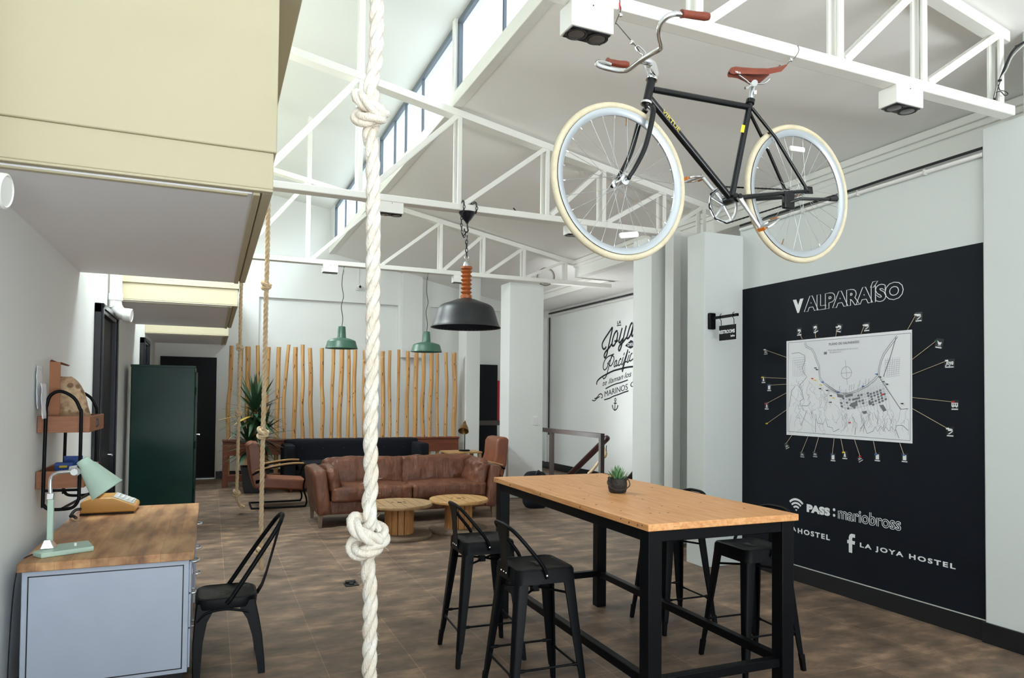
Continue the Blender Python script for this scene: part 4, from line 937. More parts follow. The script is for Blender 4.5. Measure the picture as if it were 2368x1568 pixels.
# ------------------------------------------------------------------ bicycle hung under the first truss (faces -X)
BX, BY = 1.62, 2.60; bdir = Vector((math.cos(.028), math.sin(.028), 0)); bn = Vector((bdir.y, -bdir.x, 0))      # bn points to the viewer's side
def B(u, v, off=0.):
    d = ray(u, v); o = Vector((0, 0, CAMZ)); p0 = Vector((BX, BY, 0))+bn*off; return o+d*((p0-o).dot(bn)/d.dot(bn))
bk = thing('bicycle', 'black single-speed bicycle with cream tyres and chestnut saddle hung from the truss', 'bicycle', B(1690, 460), 0)
def tb_(pts, r, nm, m='bikeblack', n=12, sy=1.): return MB().tube(pts, r, n, sy=sy).obj(nm, m, bk)
HT, HB = B(1507, 184), B(1495, 239); BBp = B(1691, 461); STt = B(1735, 236)
hub_f, hub_r = B(1435, 421), B(1845, 449)
tb_([HT, HB], .0195, 'head_tube')
tb_([B(1510, 207), B(1732, 248)], .0145, 'top_tube')
tb_([B(1502, 228), BBp], .0165, 'down_tube')
tb_([STt, BBp], .0150, 'seat_tube')
MB().cyl(BBp+bn*.036, BBp-bn*.036, .021, n=20).obj('bottom_bracket', 'bikeblack', bk)
for s_ in (1, -1):
    e_ = hub_r+bn*.062*s_
    tb_([STt+bn*.012*s_+Vector((0, 0, -.035)), STt.lerp(hub_r, .4)+bn*.036*s_, e_], .0078, 'seat_stay')
    tb_([BBp+bn*.02*s_, BBp.lerp(hub_r, .35)+bn*.036*s_, e_], [.0125, .0115, .008], 'chain_stay')
    MB().prism([e_+Vector((-.03, 0, .02)), e_+Vector((.025, 0, .022)), e_+Vector((.03, 0, -.012)), e_+Vector((-.02, 0, -.018))], bn*.005).obj('dropout', 'bikeblack', bk)
MB().cyl(STt.lerp(hub_r, .34)+bn*.033, STt.lerp(hub_r, .34)-bn*.033, .006).obj('stay_bridge', 'bikeblack', bk)
crown = B(1499, 250)
MB().cyl(HB, crown, .0165).obj('fork_crown', 'bikeblack', bk)
for s_ in (1, -1):
    off = .058*s_
    e_ = hub_f+bn*off; k0 = crown+bn*.02*s_
    axis = (HT-HB).normalized(); 
    mid1 = crown-axis*.045+bn*.05*s_; mid2 = crown.lerp(e_, .55)+bn*.03*s_*0+bn*(off-.0)*.45+bdir*.026; mid3 = crown.lerp(e_, .85)+bn*off*.2+bdir*.014
    P = spline([k0, mid1, mid2, mid3, e_], 6); k = len(P)
    tb_(P, [.0145-.0065*i/(k-1) for i in range(k)], 'fork_blade')
MB().lathe([(.0, -.006), (.026, -.006), (.026, .004), (.020, .008), (.0, .008)], HB, HT-HB, 20).obj('lower_headset', 'chrome', bk)
MB().lathe([(.0, -.004), (.026, -.004), (.027, .006), (.021, .014), (.018, .022), (.0, .022)], HT, HT-HB, 20).obj('upper_headset', 'chrome', bk)
def wheel(hub, nm, w_hub, refl, valve_a):
    w = MB().torus(hub, bn, .3325, .015, 72, 12, 1.0, 1.02).obj(nm, 'tyre', bk)
    rm = MB(); prof = [(.317, .010), (.319, .013), (.311, .0128), (.300, .011), (.290, .004), (.290, -.004), (.300, -.011), (.311, -.0128), (.319, -.013), (.317, -.010)]
    u = bn.orthogonal().normalized(); v = bn.cross(u); n = 72
    rm.loft([[hub+(u*math.cos(2*PI*i/n)+v*math.sin(2*PI*i/n))*r+bn*h for r, h in prof] for i in range(n)], False, True); rm.obj('rim', 'rim', w, angle=50)
    hb = MB().lathe([(.0, -.06), (.006, -.06), (.006, -w_hub-.006), (.021, -w_hub-.004), (.021, -w_hub+.001), (.013, -w_hub+.006), (.012, 0), (.013, w_hub-.006), (.021, w_hub-.001), (.021, w_hub+.004), (.006, w_hub+.006), (.006, .06), (.0, .06)], hub, bn, 24).obj('hub', 'alu', w, angle=25)
    for s_ in (1, -1): MB().lathe([(0, .012), (.007, .010), (.0095, .006), (.0095, 0)], hub+bn*s_*.062, bn*s_, 8).obj('axle_nut', 'bikeblack', w)
    sp = MB(); N_ = 28
    for k in range(N_):
        a = 2*PI*k/N_; side = 1 if k % 2 else -1; da = (.62 if (k//2) % 2 else -.62)
        ph = hub+(u*math.cos(a+da*1.6)+v*math.sin(a+da*1.6))*.019+bn*side*w_hub; pr_ = hub+(u*math.cos(a)+v*math.sin(a))*.291
        sp.tube([ph, pr_], .00115, 4); sp.tube([pr_.lerp(ph, .04), pr_], .0024, 5)
    o_ = sp.obj('spokes', 'alu', w)
    a = valve_a; d_ = bdir*math.cos(a)+Vector((0, 0, 1))*math.sin(a); MB().tube([hub+d_*.291, hub+d_*.255], [.003, .0022], 8).obj('valve', 'brass', w)
    if refl:
        a, rr_ = refl; d_ = bdir*math.cos(a)+Vector((0, 0, 1))*math.sin(a); t_ = bdir*-math.sin(a)+Vector((0, 0, 1))*math.cos(a); c_ = hub+d_*rr_
        MB().prism([c_+t_*x+d_*y+bn*.012 for x, y in ((-.05, -.006), (-.045, -.014), (.045, -.014), (.05, -.006), (.05, .006), (.045, .012), (-.045, .012), (-.05, .006))], -bn*.012).obj('spoke_reflector', 'white2', w, bevel=.003)
    return w
wheel(hub_f, 'front_wheel', .033, (math.radians(-80), .235), math.radians(84))
wheel(hub_r, 'rear_wheel', .033, (math.radians(93), .225), math.radians(-112))
# drive train on the far side
rc = B(1673, 474, -.045); u_ = bdir; v_ = Vector((0, 0, 1))
cr = MB().torus(rc, bn, .080, .005, 48, 8, 1.9, .4).obj('chainring', 'alu', bk)
for k in range(5):
    a = 2*PI*k/5+.3; MB().tube([rc, rc+(u_*math.cos(a)+v_*math.sin(a))*.082], [.010, .006], 8, sy=.5).obj('spider_arm', 'alu', cr)
cg = hub_r-bn*.042
MB().torus(cg, bn, .030, .0035, 24, 6).obj('cog', 'bikeblack', bk)
chn = MB(); d_ = (cg-rc).normalized(); nn_ = Vector((-d_.z, 0, d_.x)); 
cp_ = [rc+nn_*.089]+[cg+nn_*.033]+[cg+d_*.033]+[cg-nn_*.033]+[rc-nn_*.089]+[rc-nn_*.06-d_*.065, rc-d_*.089, rc+nn_*.06-d_*.065]
pts = []
for a_, b_ in zip(cp_, cp_[1:]+cp_[:1]):
    m_ = max(2, int((b_-a_).length/.0125)); pts += [a_.lerp(b_, i/m_) for i in range(m_)]
chn.tube(pts, [.0045 if i % 2 else .0034 for i in range(len(pts))], 6, True); chn.obj('chain', 'bikeblack', bk)
def crank(u, v, off, s_, pu, pv, poff):
    a = BBp+bn*.05*s_; b = B(u, v, off)
    c_ = MB().tube([a, a.lerp(b, .1), a.lerp(b, .5), b], [.016, .014, .0095, .0105], 10, sy=.7).obj('crank_arm', 'alu', bk)
    MB().cyl(a+bn*s_*.006, a+bn*s_*.013, .012, n=16).obj('crank_bolt', 'bikeblack', c_)
    p = B(pu, pv, poff); q = bn*s_
    pe = MB().cyl(b, p+q*.045, .0085, n=10).obj('pedal', 'alu', bk)
    cg_ = MB(); e1 = bdir; e2 = Vector((0, 0, 1)); rot = Matrix.Rotation(math.radians(35 if s_ > 0 else 8), 3, bn); e1, e2 = rot@e1, rot@e2
    for sg in (-1, 1):
        m_ = [p+e1*sg*.038+q*x for x in (-.04, .045)]
        MB().box(-1, 1, -1, 1, -1, 1) if False else None
        cg_.tube([p-q*.04, p-q*.04+e1*sg*.025, p-q*.03+e1*sg*.040, p+q*.035+e1*sg*.040, p+q*.045+e1*sg*.025, p+q*.045], .0055, 6)
    cg_.obj('pedal_cage', 'alu', pe)
    for sg in (-1, 1): MB().prism([p+e1*sg*.047+e2*z+q*x for x, z in ((-.022, -.008), (.022, -.008), (.022, .008), (-.022, .008))], e1*sg*.004).obj('pedal_reflector', 'orange', pe)
crank(1758, 527, .075, 1, 1776, 519, .11); crank(1622, 407, -.075, -1, 1603, 414, -.11)
# kickstand and clamp
kc = B(1822, 460, .05)
MB().box(kc.x-.03, kc.x+.035, kc.y-.012, kc.y+.012, kc.z-.05, kc.z+.03).obj('kickstand_clamp', 'bikeblack', bk, bevel=.006)
tb_([kc+Vector((0, 0, -.02)), B(1850, 460, .085), B(1925, 461, .10)], .0075, 'kickstand', 'darkplastic'); 
MB().tube([B(1918, 461, .10), B(1934, 460, .10)], [.0095, .014], 10).obj('kickstand_foot', 'darkplastic', bk)
# seat post and saddle
tb_([STt+Vector((.0, 0, -.01)), B(1742, 192)], .0128, 'seat_post', 'alu')
MB().cyl(B(1734, 240), B(1736, 231), .021, n=20).obj('seat_clamp', 'bikeblack', bk)
sdl = MB(); sec = []
top = [(1686, 163), (1691, 156), (1700, 154.5), (1714, 156.5), (1735, 160), (1757, 163.5), (1780, 161.5), (1796, 158)]
bot = [(1686, 172), (1690, 175), (1700, 175), (1714, 176), (1735, 180), (1757, 184), (1780, 180), (1799, 163)]
wid = [.012, .018, .021, .026, .042, .066, .074, .060]
for (tu, tv), (bu, bv), w in zip(top, bot, wid):
    t_, b_ = B(tu, tv), B(bu, bv); h = t_.z-b_.z; r_ = []
    for q in range(17):
        a = PI*q/16; yy = -math.cos(a)*w; zz = b_.z+h*(math.sin(a)**.55); x = b_.x+(t_.x-b_.x)*math.sin(a)**.55
        r_.append(Vector((x, 0, zz))+Vector((0, BY+(x-BX)*.028, 0))+bn*yy)
    for q in range(15, 0, -1):
        a = PI*q/16; yy = -math.cos(a)*(w-.005); zz = b_.z+(h-.006)*(math.sin(a)**.55); x = b_.x+(t_.x-b_.x)*math.sin(a)**.55
        r_.append(Vector((x, 0, zz))+Vector((0, BY+(x-BX)*.028, 0))+bn*yy)
    sec.append(r_)
sd = sdl.loft(sec).obj('saddle', 'saddle', bk, angle=50)
for s_ in (-1, 1): MB().tube(spline([B(1706, 172, .012*s_), B(1726, 186, .02*s_), B(1736, 193, .022*s_), B(1765, 193, .022*s_), B(1780, 182, .03*s_)], 5), .0035, 6).obj('saddle_rail', 'chrome', sd)
MB().cyl(B(1745, 192, .035), B(1745, 192, -.035), .015, n=14).obj('saddle_clamp', 'chrome', sd)
MB().tube([B(1738, 197, .03), B(1723, 204, .03)], .006, 8).obj('clamp_bolt', 'chrome', sd)
MB().prism([B(1744, 209, .02), B(1750, 209, .02), B(1749, 218, .02), B(1743, 217, .02)], bn*.001).obj('paper_tag', 'paper', sd)
# stem, handlebar, grips
tb_([HT+Vector((-.004, 0, .018)), B(1512, 150), ], .0125, 'stem_quill', 'chrome')
tb_([B(1512, 150), B(1500, 143), B(1484, 139)], [.015, .016, .017], 'stem', 'chrome')
hbm = spline([B(1411, 149, -.27), B(1398, 145.5, -.262), B(1384, 144, -.245), B(1381, 149, -.225), B(1395, 156, -.205), B(1420, 162, -.175), B(1440, 164, -.14), B(1455, 160, -.10), B(1482, 140, 0), B(1511, 122.5, .10), B(1526, 113, .145), B(1529, 103, .165), B(1525, 86, .19), B(1524, 70, .215), B(1530, 52, .24), B(1544, 38, .262), B(1562, 32, .272), B(1580, 34, .275)], 7)
tb_(hbm, .0112, 'handlebar', 'chrome', 12)
for P in ([B(1403, 141, -.272), B(1410, 144, -.272), B(1432, 148, -.272), B(1447, 149.5, -.272), B(1452, 150, -.272)], [B(1576, 32, .276), B(1583, 32, .276), B(1610, 36, .276), B(1630, 38, .276), B(1638, 38.5, .276)]):
    MB().tube(P, [.0175, .0155, .016, .0175, .015], 14).obj('grip', 'saddle', bk)
hl = B(1514, 160, .03)
MB().lathe([(.0, -.012), (.022, -.012), (.03, -.002), (.03, .004), (.0, .006)], hl, (bn+Vector((.5, 0, .1))), 24).obj('bell', 'chrome', bk)
MB().rbox(B(1505, 150, .01), (.03, .03, .022), .006, n=4).obj('front_reflector', 'clear', bk)
for s_ in (0, 1): tb_([B(1490+s_*16, 152, .012), B(1501+s_*10, 178, .012)], .0035, 'brake_rod', 'chrome', 6)
# painted frame lettering, decals
def on_tube(o, e, w, h, txt, m, flip=1, **k):
    r_ = (e-o).normalized(); u2 = bn.cross(r_)*flip
    return text_mb(txt, o, r_, u2, w, h, **k).obj('lettering', m, bk, smooth=False)
dn = (BBp-B(1502, 228)).normalized(); q0 = B(1533, 254, .0172)
on_tube(q0-bn.cross(dn)*.012, q0-bn.cross(dn)*.012+dn, .122, .020, 'VIRTUE', 'decal', bold=.015)
stv = (STt-BBp).normalized(); q1 = B(1716, 306, .0155)
MB().prism([q1-bdir*.0105, q1+bdir*.0105, q1+bdir*.0105+stv*.038, q1-bdir*.0105+stv*.038], bn*.0008).obj('sticker', 'yel2', bk, smooth=False)
text_mb('VELO.', B(1700, 168, .0245), bdir, (Vector((0, 0, 1))+bdir*.0).normalized(), .034, .009, .03, shear=.2).obj('saddle_lettering', 'letter', sd, smooth=False)

# steel cables that hold the bicycle
cbl = MB(); A = B(1433, 12, -.36); 
c1 = thing('steel_cable', 'thin steel cable tying the bicycle handlebar to the truss', 'cable', Vector((B(1433, 30).x, 2.93, TZ)), 0, 'steel cables holding the bicycle')
w1 = PY(1433, 20, 2.925)
MB().tube(spline([(w1.x, 2.925, TZ+.07), (w1.x, 2.922, TZ+.02), (w1.x+.002, 2.918, TZ-.01), PY(1424, 53, 2.9), PY(1428, 57, 2.89), B(1462, 97, -.08), B(1472, 109, -.02), B(1482, 125, .0), B(1489, 128, .013), B(1487, 142, .013)], 6), .0022, 6).obj('cable', 'iron', c1)
MB().tube([PY(1433, 6, 2.922), PY(1434, 22, 2.92)], .0028, 6).obj('red_sleeve', 'red', c1)
for p in (PY(1435, 35, 2.915), B(1462, 98, -.08)): MB().rbox(p, (.018, .014, .018), .004, n=4).obj('cable_clamp', 'chrome', c1)
MB().tube(spline([B(1471, 108, -.02), B(1478, 107, -.01), B(1493, 122, .01), B(1491, 129, .012), B(1478, 122, .0), B(1470, 110, -.02)], 5, True), .003, 6, True).obj('carabiner', 'chrome', c1)
c2 = thing('steel_cable', 'thin steel cable tying the bicycle saddle to the truss', 'cable', PY(1845, 105, 2.92), 0, 'steel cables holding the bicycle')
MB().tube(spline([B(1799, 158, .0), B(1803, 151, -.04), PY(1812, 157, 2.75), PY(1826, 142, 2.85), PY(1838, 133, 2.9), PY(1847, 118, 2.922), PY(1845, 106, 2.924), (PY(1843, 105, 2.96).x, 2.97, TZ+.075)], 6), .0018, 6).obj('cable', 'iron', c2)
MB().rbox(PY(1830, 138, 2.87), (.016, .014, .02), .004, n=4).obj('cable_clamp', 'chrome', c2)

# ------------------------------------------------------------------ wall mural, printed map and its markers
XW = XM-.006
def WX(u, v, d=.0): return PX(u, v, XW-d)
RW, UW = Vector((0, -1, 0)), Vector((0, 0, 1))
mu = thing('wall_mural', 'black painted mural panel with white lettering on the right wall', 'mural', (XM, 4.4, 1.4))
MB().box(XW, XM, 3.168, 5.605, .149, 2.786).obj('panel', 'blackwall', mu, smooth=False)
def G5(a, b): return (1680+a/2.613, 540+b/2.613)
def K5(a, b): return (1680+a/3.35, 1100+b/3.35)
V0 = WX(*G5(403, 482)); z0_ = 2.468
MBt = lambda *a, **k: text_mb(*a, **k)
yV, yVe, yA, yO = WX(*G5(402, 440)).y, WX(*G5(466, 440)).y, WX(*G5(470, 470)).y, WX(*G5(1068, 350)).y
capH = WX(*G5(402, 405)).z-WX(*G5(432, 483)).z
MBt('V', (XW, yV, z0_), RW, UW, yV-yVe, capH, bold=.08).obj('title_lettering', 'letter', mu, smooth=False)
MBt('ALPARAÍSO', (XW, yA, z0_), RW, UW, yA-yO, capH*1.34, bold=.055, outline=.0032, lift=.0).obj('title_lettering', 'letter', mu)
def row(txt, a, b, atop, w_end, bold=.04, outline=0, cap=True):
    o = WX(*K5(*a)); e = WX(*K5(*w_end)); t = WX(*K5(*atop)); return MBt(txt, (XW, o.y, (o.z+e.z)/2 if cap else o.z), RW, UW, o.y-e.y, t.z-o.z, bold=bold, outline=outline, lift=.0 if outline else .0015)
row('PASS', (622, 281), 0, (622, 219), (803, 316), .07).obj('password_lettering', 'letter', mu, smooth=False)
for zc_ in (.668, .716): MB().cyl((XW-.0015, WX(*K5(834, 300)).y, zc_), (XW, WX(*K5(834, 300)).y, zc_), .0125, n=16).obj('colon_dot', 'letter', mu)
o_ = WX(*K5(866, 332)); e_ = WX(*K5(1350, 420)); MBt('mariobross', (XW, o_.y, .650), RW, UW, o_.y-e_.y, .098, bold=.012, outline=.0026, lift=0).obj('password_lettering', 'letter', mu)
hs = WX(*K5(520, 436)).y; MBt('HOSTEL', (XW, WX(*K5(553, 443)).y, .442), RW, UW, WX(*K5(553, 443)).y-WX(*K5(802, 503)).y, .047, bold=.035, space=1.3).obj('account_lettering', 'letter', mu, smooth=False)
ya_ = WX(*K5(541, 437)).y; MBt('LA JOYA', (XW, ya_+.33, .442), RW, UW, .33, .047, bold=.035, space=1.25).obj('account_lettering', 'letter', mu, smooth=False)
MBt('LA JOYA HOSTEL', (XW, 4.200, .436), RW, UW, 4.200-3.389, .050, bold=.035, space=1.3).obj('account_lettering', 'letter', mu, smooth=False)
fy = WX(*K5(936, 520)).y; fe = WX(*K5(997, 520)).y; w_ = fy-fe
def fpt(a, b): return (XW-.0012, fy-w_*a, .382+.160*b)
MB().add([fpt(*p) for p in ((.20, 0), (.64, 0), (.64, .46), (.95, .46), (1.0, .64), (.64, .64), (.64, .76), (.70, .82), (1.0, .82), (1.0, 1.0), (.55, 1.0), (.32, .94), (.20, .80), (.20, .64), (0, .64), (0, .46), (.20, .46))], [tuple(range(17))]).obj('letter_f_symbol', 'letter', mu, smooth=False)
wc = WX(*K5(541, 270))
for r0, r1 in ((0, .018), (.034, .052), (.066, .084), (.098, .118)):
    n_ = 14; vs = []
    for i in range(n_+1):
        a = math.radians(90-46+92*i/n_)
        for r in (r0, r1): vs.append((XW-.0012, wc.y-r*math.cos(a), wc.z-.006+r*math.sin(a)))
    MB().add(vs, [(2*i, 2*i+1, 2*i+3, 2*i+2) for i in range(n_)]).obj('wifi_arc', 'letter', mu, smooth=False)

# printed city map
def G6(a, b): return (1740+a/3.7325, 700+b/3.7325)
mp_ = thing('wall_map', 'large printed grey city map on the black mural', 'map', (XW, 4.4, 1.5))
my0, my1 = WX(1819.5, 900).y, WX(2109.7, 900).y
mz0, mz1 = (WX(1819, 1004.1).z+WX(2109.7, 1027.1).z)/2, (WX(1819.6, 788.4).z+WX(2109.7, 763.2).z)/2
XP = XW-.004
MB().box(XP, XW-.0005, my1, my0, mz0, mz1).obj('sheet', 'paper', mp_, smooth=False)
def q(a, b, lift=.0008):                 # zoomed photo pixels on the sheet -> sheet plane, squared up to the sheet
    p = PX(*G6(a, b), XP); return Vector((XP-lift, p.y, p.z))
def ink(nm, lines, w, m, lift=.0008):
    b = MB()
    for ln in lines: b.ribbon([q(x, y, lift) for x, y in ln], w, (-1, 0, 0))
    return b.obj(nm, m, mp_, smooth=False)
sea = [(455, 340), (470, 375), (520, 400), (540, 440), (560, 500), (580, 540), (582, 600), (588, 650), (620, 690), (690, 740), (760, 778), (830, 780), (900, 755), (980, 715), (1050, 660), (1085, 620), (1090, 560), (1105, 500), (1130, 440), (1180, 370), (1245, 285)]
MB().add([q(x, y, .0004) for x, y in [(452, 340)]+sea[1:]+[(1245, 280), (900, 305), (600, 328)]], [tuple(range(len(sea)+3))]).obj('bay_tint', 'mapsea', mp_, smooth=False)
ink('border_line', [[(312, 347), (1368, 262)], [(1368, 262), (1362, 1192)], [(1362, 1192), (306, 1110)], [(306, 1110), (312, 347)]], .0035, 'mapink')
ink('coast_line', [sea, [(x-8 if x < 830 else x+10, y+10) for x, y in sea]], .004, 'mapink')
rn = random.Random(8); wig = []
for k in range(46):
    x = 330+rn.random()*430; y = 640+rn.random()*400
    if y < 700 and x > 560: continue
    l = [(x, y)]
    for j in range(9): x += rn.uniform(-16, 20); y += rn.uniform(-6, 30); l.append((max(318, min(1350, x)), min(1130, y)))
    wig.append(l)
for k in range(48):
    x = 780+rn.random()*560; y = 900+rn.random()*120; l = [(x, y)]
    for j in range(7): x += rn.uniform(-16, 16); y += rn.uniform(2, 32); l.append((max(318, min(1350, x)), min(1150, y)))
    wig.append(l)
ink('hill_lines', wig, .0026, 'mapink2')
st1 = []
for k in range(9):
    f = k/8; st1.append([(640+f*20, 700+f*60), (760+f*10, 790+f*18), (900, 770+f*40+f*30), (1060+f*40, 680+f*90), (1120+f*80, 640+f*150)])
for k in range(16):
    x = 760+k*26; st1.append([(x, 775-abs(k-5)*4+(0 if k < 6 else -(k-6)*5)), (x+14+k*2, 900+k*3)])
for k in range(9): st1.append([(1140+k*3, 500+k*18), (1275, 490+k*17)])
for k in range(7): st1.append([(1150+k*20, 480-k*2), (1140+k*20, 650-k*6)])
for k in range(8): st1.append([(340+k*12, 480+k*20), (460, 470+k*18)]); st1.append([(345+k*15, 490), (350+k*14, 640)])
ink('street_grid', st1, .0022, 'mapink2')
ink('contour_line', [[(340, 440), (400, 430), (450, 455), (455, 500), (430, 560), (440, 600), (470, 640), (430, 690), (400, 720), (430, 770), (440, 830), (410, 850), (420, 890), (480, 890), (500, 860)], [(370, 720), (340, 760), (325, 850), (318, 900)], [(505, 930), (520, 1000), (545, 960), (560, 1040), (610, 1050), (630, 1000), (650, 1070), (690, 1080), (700, 1115), (750, 1090)], [(545, 1000), (545, 1120)], [(890, 1075), (885, 1140)], [(930, 1090), (960, 1050), (990, 1130), (1040, 1110), (1060, 1070), (1080, 1110), (1110, 1065), (1130, 1110), (1150, 1070), (1180, 1110), (1200, 1070), (1230, 1110), (1245, 1060), (1300, 1060), (1345, 1105)], [(470, 930), (420, 1065)], [(1235, 1090), (1265, 1170)]], .0042, 'mapink')
ink('railway_line', [[(1100, 650), (1280, 920), (1345, 915)], [(1130, 640), (1190, 470), (1240, 300)]], .006, 'mapink')
for x, y in ((755, 720), (808, 745), (842, 710), (860, 705), (880, 700), (915, 710), (930, 668), (958, 690), (982, 655), (1008, 655)): ink('jetty', [[(x, y), (x-8, y+52)]], .003, 'mapink3')
for poly in (((1000, 862), (1030, 855), (1034, 878), (1008, 882)), ((1095, 885), (1130, 880), (1160, 930), (1130, 940)), ((945, 940), (985, 932), (990, 955), (960, 962)), ((845, 870), (905, 850), (910, 890), (860, 905)), ((728, 785), (790, 800), (785, 822), (735, 815)), ((800, 800), (865, 785), (868, 805), (805, 818)), ((860, 830), (930, 812), (930, 830), (862, 848))):
    MB().add([q(x, y, .0012) for x, y in poly], [tuple(range(len(poly)))]).obj('city_block', 'mapink3', mp_, smooth=False)
rn = random.Random(12)
def coast(x): return 782-((x-800)**2)*.00085 if x > 800 else 782-(800-x)*.55
for i in range(15):
    for j in range(5):
        x = 742+i*27+j*5; y = coast(x)+22+j*25+(i*1.5 if i > 9 else 0); w_b, h_b = 20, 18
        dark = (9 <= i <= 13 and rn.random() < .75) or rn.random() < .28
        sl = -.20 if x > 860 else (.25 if x < 800 else 0)
        MB().add([q(x+a, y+b+a*sl, .0010) for a, b in ((0, 0), (w_b, 0), (w_b+2, h_b), (2, h_b))], [(0, 1, 2, 3)]).obj('city_block', 'mapink3' if dark else 'mapblock', mp_, smooth=False)
cq = q(811, 605); cr_ = MB(); cr_.torus(cq, (1, 0, 0), .052, .0016, 32, 4, 1, .4); cr_.obj('compass_ring', 'mapink', mp_)
ink('compass_needle', [[(803, 495), (820, 708)], [(763, 610), (858, 602)]], .0026, 'mapink')
a0, a1 = q(662, 366), q(922, 352); MBt('PLANO DE VALPARAÍSO', (XP-.0008, a0.y, (a0.z+a1.z)/2), RW, UW, a0.y-a1.y, .026, bold=.02, space=1.2).obj('map_title', 'mapink3', mp_, smooth=False)
for (x, y, xe, txt) in ((655, 412, 917, 'Parte mas afectada por el terremoto.'), (668, 437, 772, 'Id. amenizada.')):
    a0, a1 = q(x, y), q(xe, y-8); MBt(txt, (XP-.0008, a0.y, (a0.z+a1.z)/2), RW, UW, a0.y-a1.y, None).obj('map_legend', 'mapink2', mp_, smooth=False)
for x, y, m_ in ((630, 405, 'mapsea'), (630, 436, 'mapink')):
    p = q(x, y); MB().box(p.x, p.x+.0004, p.y-.016, p.y+.016, p.z-.011, p.z+.011).obj('legend_swatch', m_, mp_, smooth=False)
# pins stuck in the map
PINS = [(550, 564, 'green2'), (562, 578, 'darkplastic'), (522, 655, 'red'), (546, 668, 'yel2'), (610, 686, 'blu2'), (596, 710, 'yel2'), (590, 742, 'darkplastic'), (650, 757, 'darkplastic'), (683, 803, 'darkplastic'), (705, 822, 'yel2'), (679, 860, 'darkplastic'), (748, 772, 'blu2'), (961, 722, 'blu2'), (1078, 617, 'blu2'), (1107, 642, 'darkplastic'), (1136, 682, 'green2'), (1168, 704, 'darkplastic'), (1130, 791, 'red'), (845, 1036, 'red'), (1298, 871, 'darkplastic')]
def pin_mb(p, ax=(-1, 0, 0), r=.0058): return MB().lathe([(0, 0), (r, 0), (r, .003), (r*.55, .005), (r*.55, .013), (r*.85, .016), (r*.8, .018), (0, .018)], p, ax, 12)
CN = {'green2': 'green', 'darkplastic': 'black', 'red': 'red', 'yel2': 'yellow', 'blu2': 'blue'}
for x, y, c_ in PINS: tag(pin_mb(q(x, y)).obj('push_pin', c_), '%s push pin stuck in the printed city map' % CN[c_], 'push pin', 'push pins stuck in the map')
# thread-and-tag markers around the map: (thread start, pin, tag centre, pin colour, icon, where)
def G8(a, b): return ((2060+a/3.735-1740)*3.7325, b/3.735*3.7325)
MK = [((433, 313), (418, 278), (405, 253), None, 0, 'above the map, first from the left'), ((549, 303), (546, 258), (545, 225), None, 0, 'above the map, second from the left'), ((722, 290), (736, 212), (750, 220), None, 0, 'above the map, third from the left'), ((940, 270), (970, 195), (988, 211), None, 0, 'above the map, fourth from the left'), ((1340, 236), (1416, 105), (1436, 124), None, 0, 'above the right corner of the map'),
 ((297, 472), (112, 407), (117, 426), None, 1, 'left of the map, topmost'), ((297, 655), (92, 645), (97, 664), 'yel2', 2, 'left of the map with yellow pin'), ((297, 703), (148, 713), (146, 733), 'blu2', 3, 'left of the map with blue pin'), ((297, 778), (122, 873), (125, 892), 'red', 2, 'left of the map with red pin'), ((297, 925), (130, 1043), None, 'yel2', 0, 'left of the map, lowest, yellow pin without a tag'),
 ((342, 1146), (293, 1218), (299, 1238), 'green2', 1, 'below the map, leftmost'), ((482, 1156), (427, 1295), (432, 1312), 'green2', 1, 'below the map, second from the left'), ((574, 1160), (538, 1292), (543, 1310), 'green2', 1, 'below the map, third from the left'), ((708, 1172), (694, 1310), (697, 1335), 'blu2', 3, 'below the map, fourth from the left, blue pin'), ((766, 1175), (792, 1292), (799, 1316), 'yel2', 2, 'below the map with yellow pin'), ((884, 1184), (934, 1328), (929, 1348), 'red', 1, 'below the map with red pin'), ((1047, 1196), (1073, 1310), (1080, 1333), 'blu2', 3, 'below the map, second from the right, blue pin'), ((1275, 1213), (1313, 1315), (1315, 1340), 'blu2', 3, 'below the map, rightmost, blue pin'),
 (G8(188, 490), G8(398, 330), G8(420, 354), 'green2', 4, 'right of the map, topmost, with cart icon'), (G8(188, 620), G8(490, 502), G8(508, 526), None, 5, 'right of the map with script lettering'), (G8(188, 819), G8(545, 858), G8(554, 886), 'red', 6, 'right of the map with bus icon and red pin'), (G8(188, 914), G8(497, 1088), G8(514, 1116), None, 0, 'right of the map, lowest')]
def wq(a, b, lift=.001):
    p = PX(*G6(a, b), XW); return Vector((XW-lift, p.y, p.z))
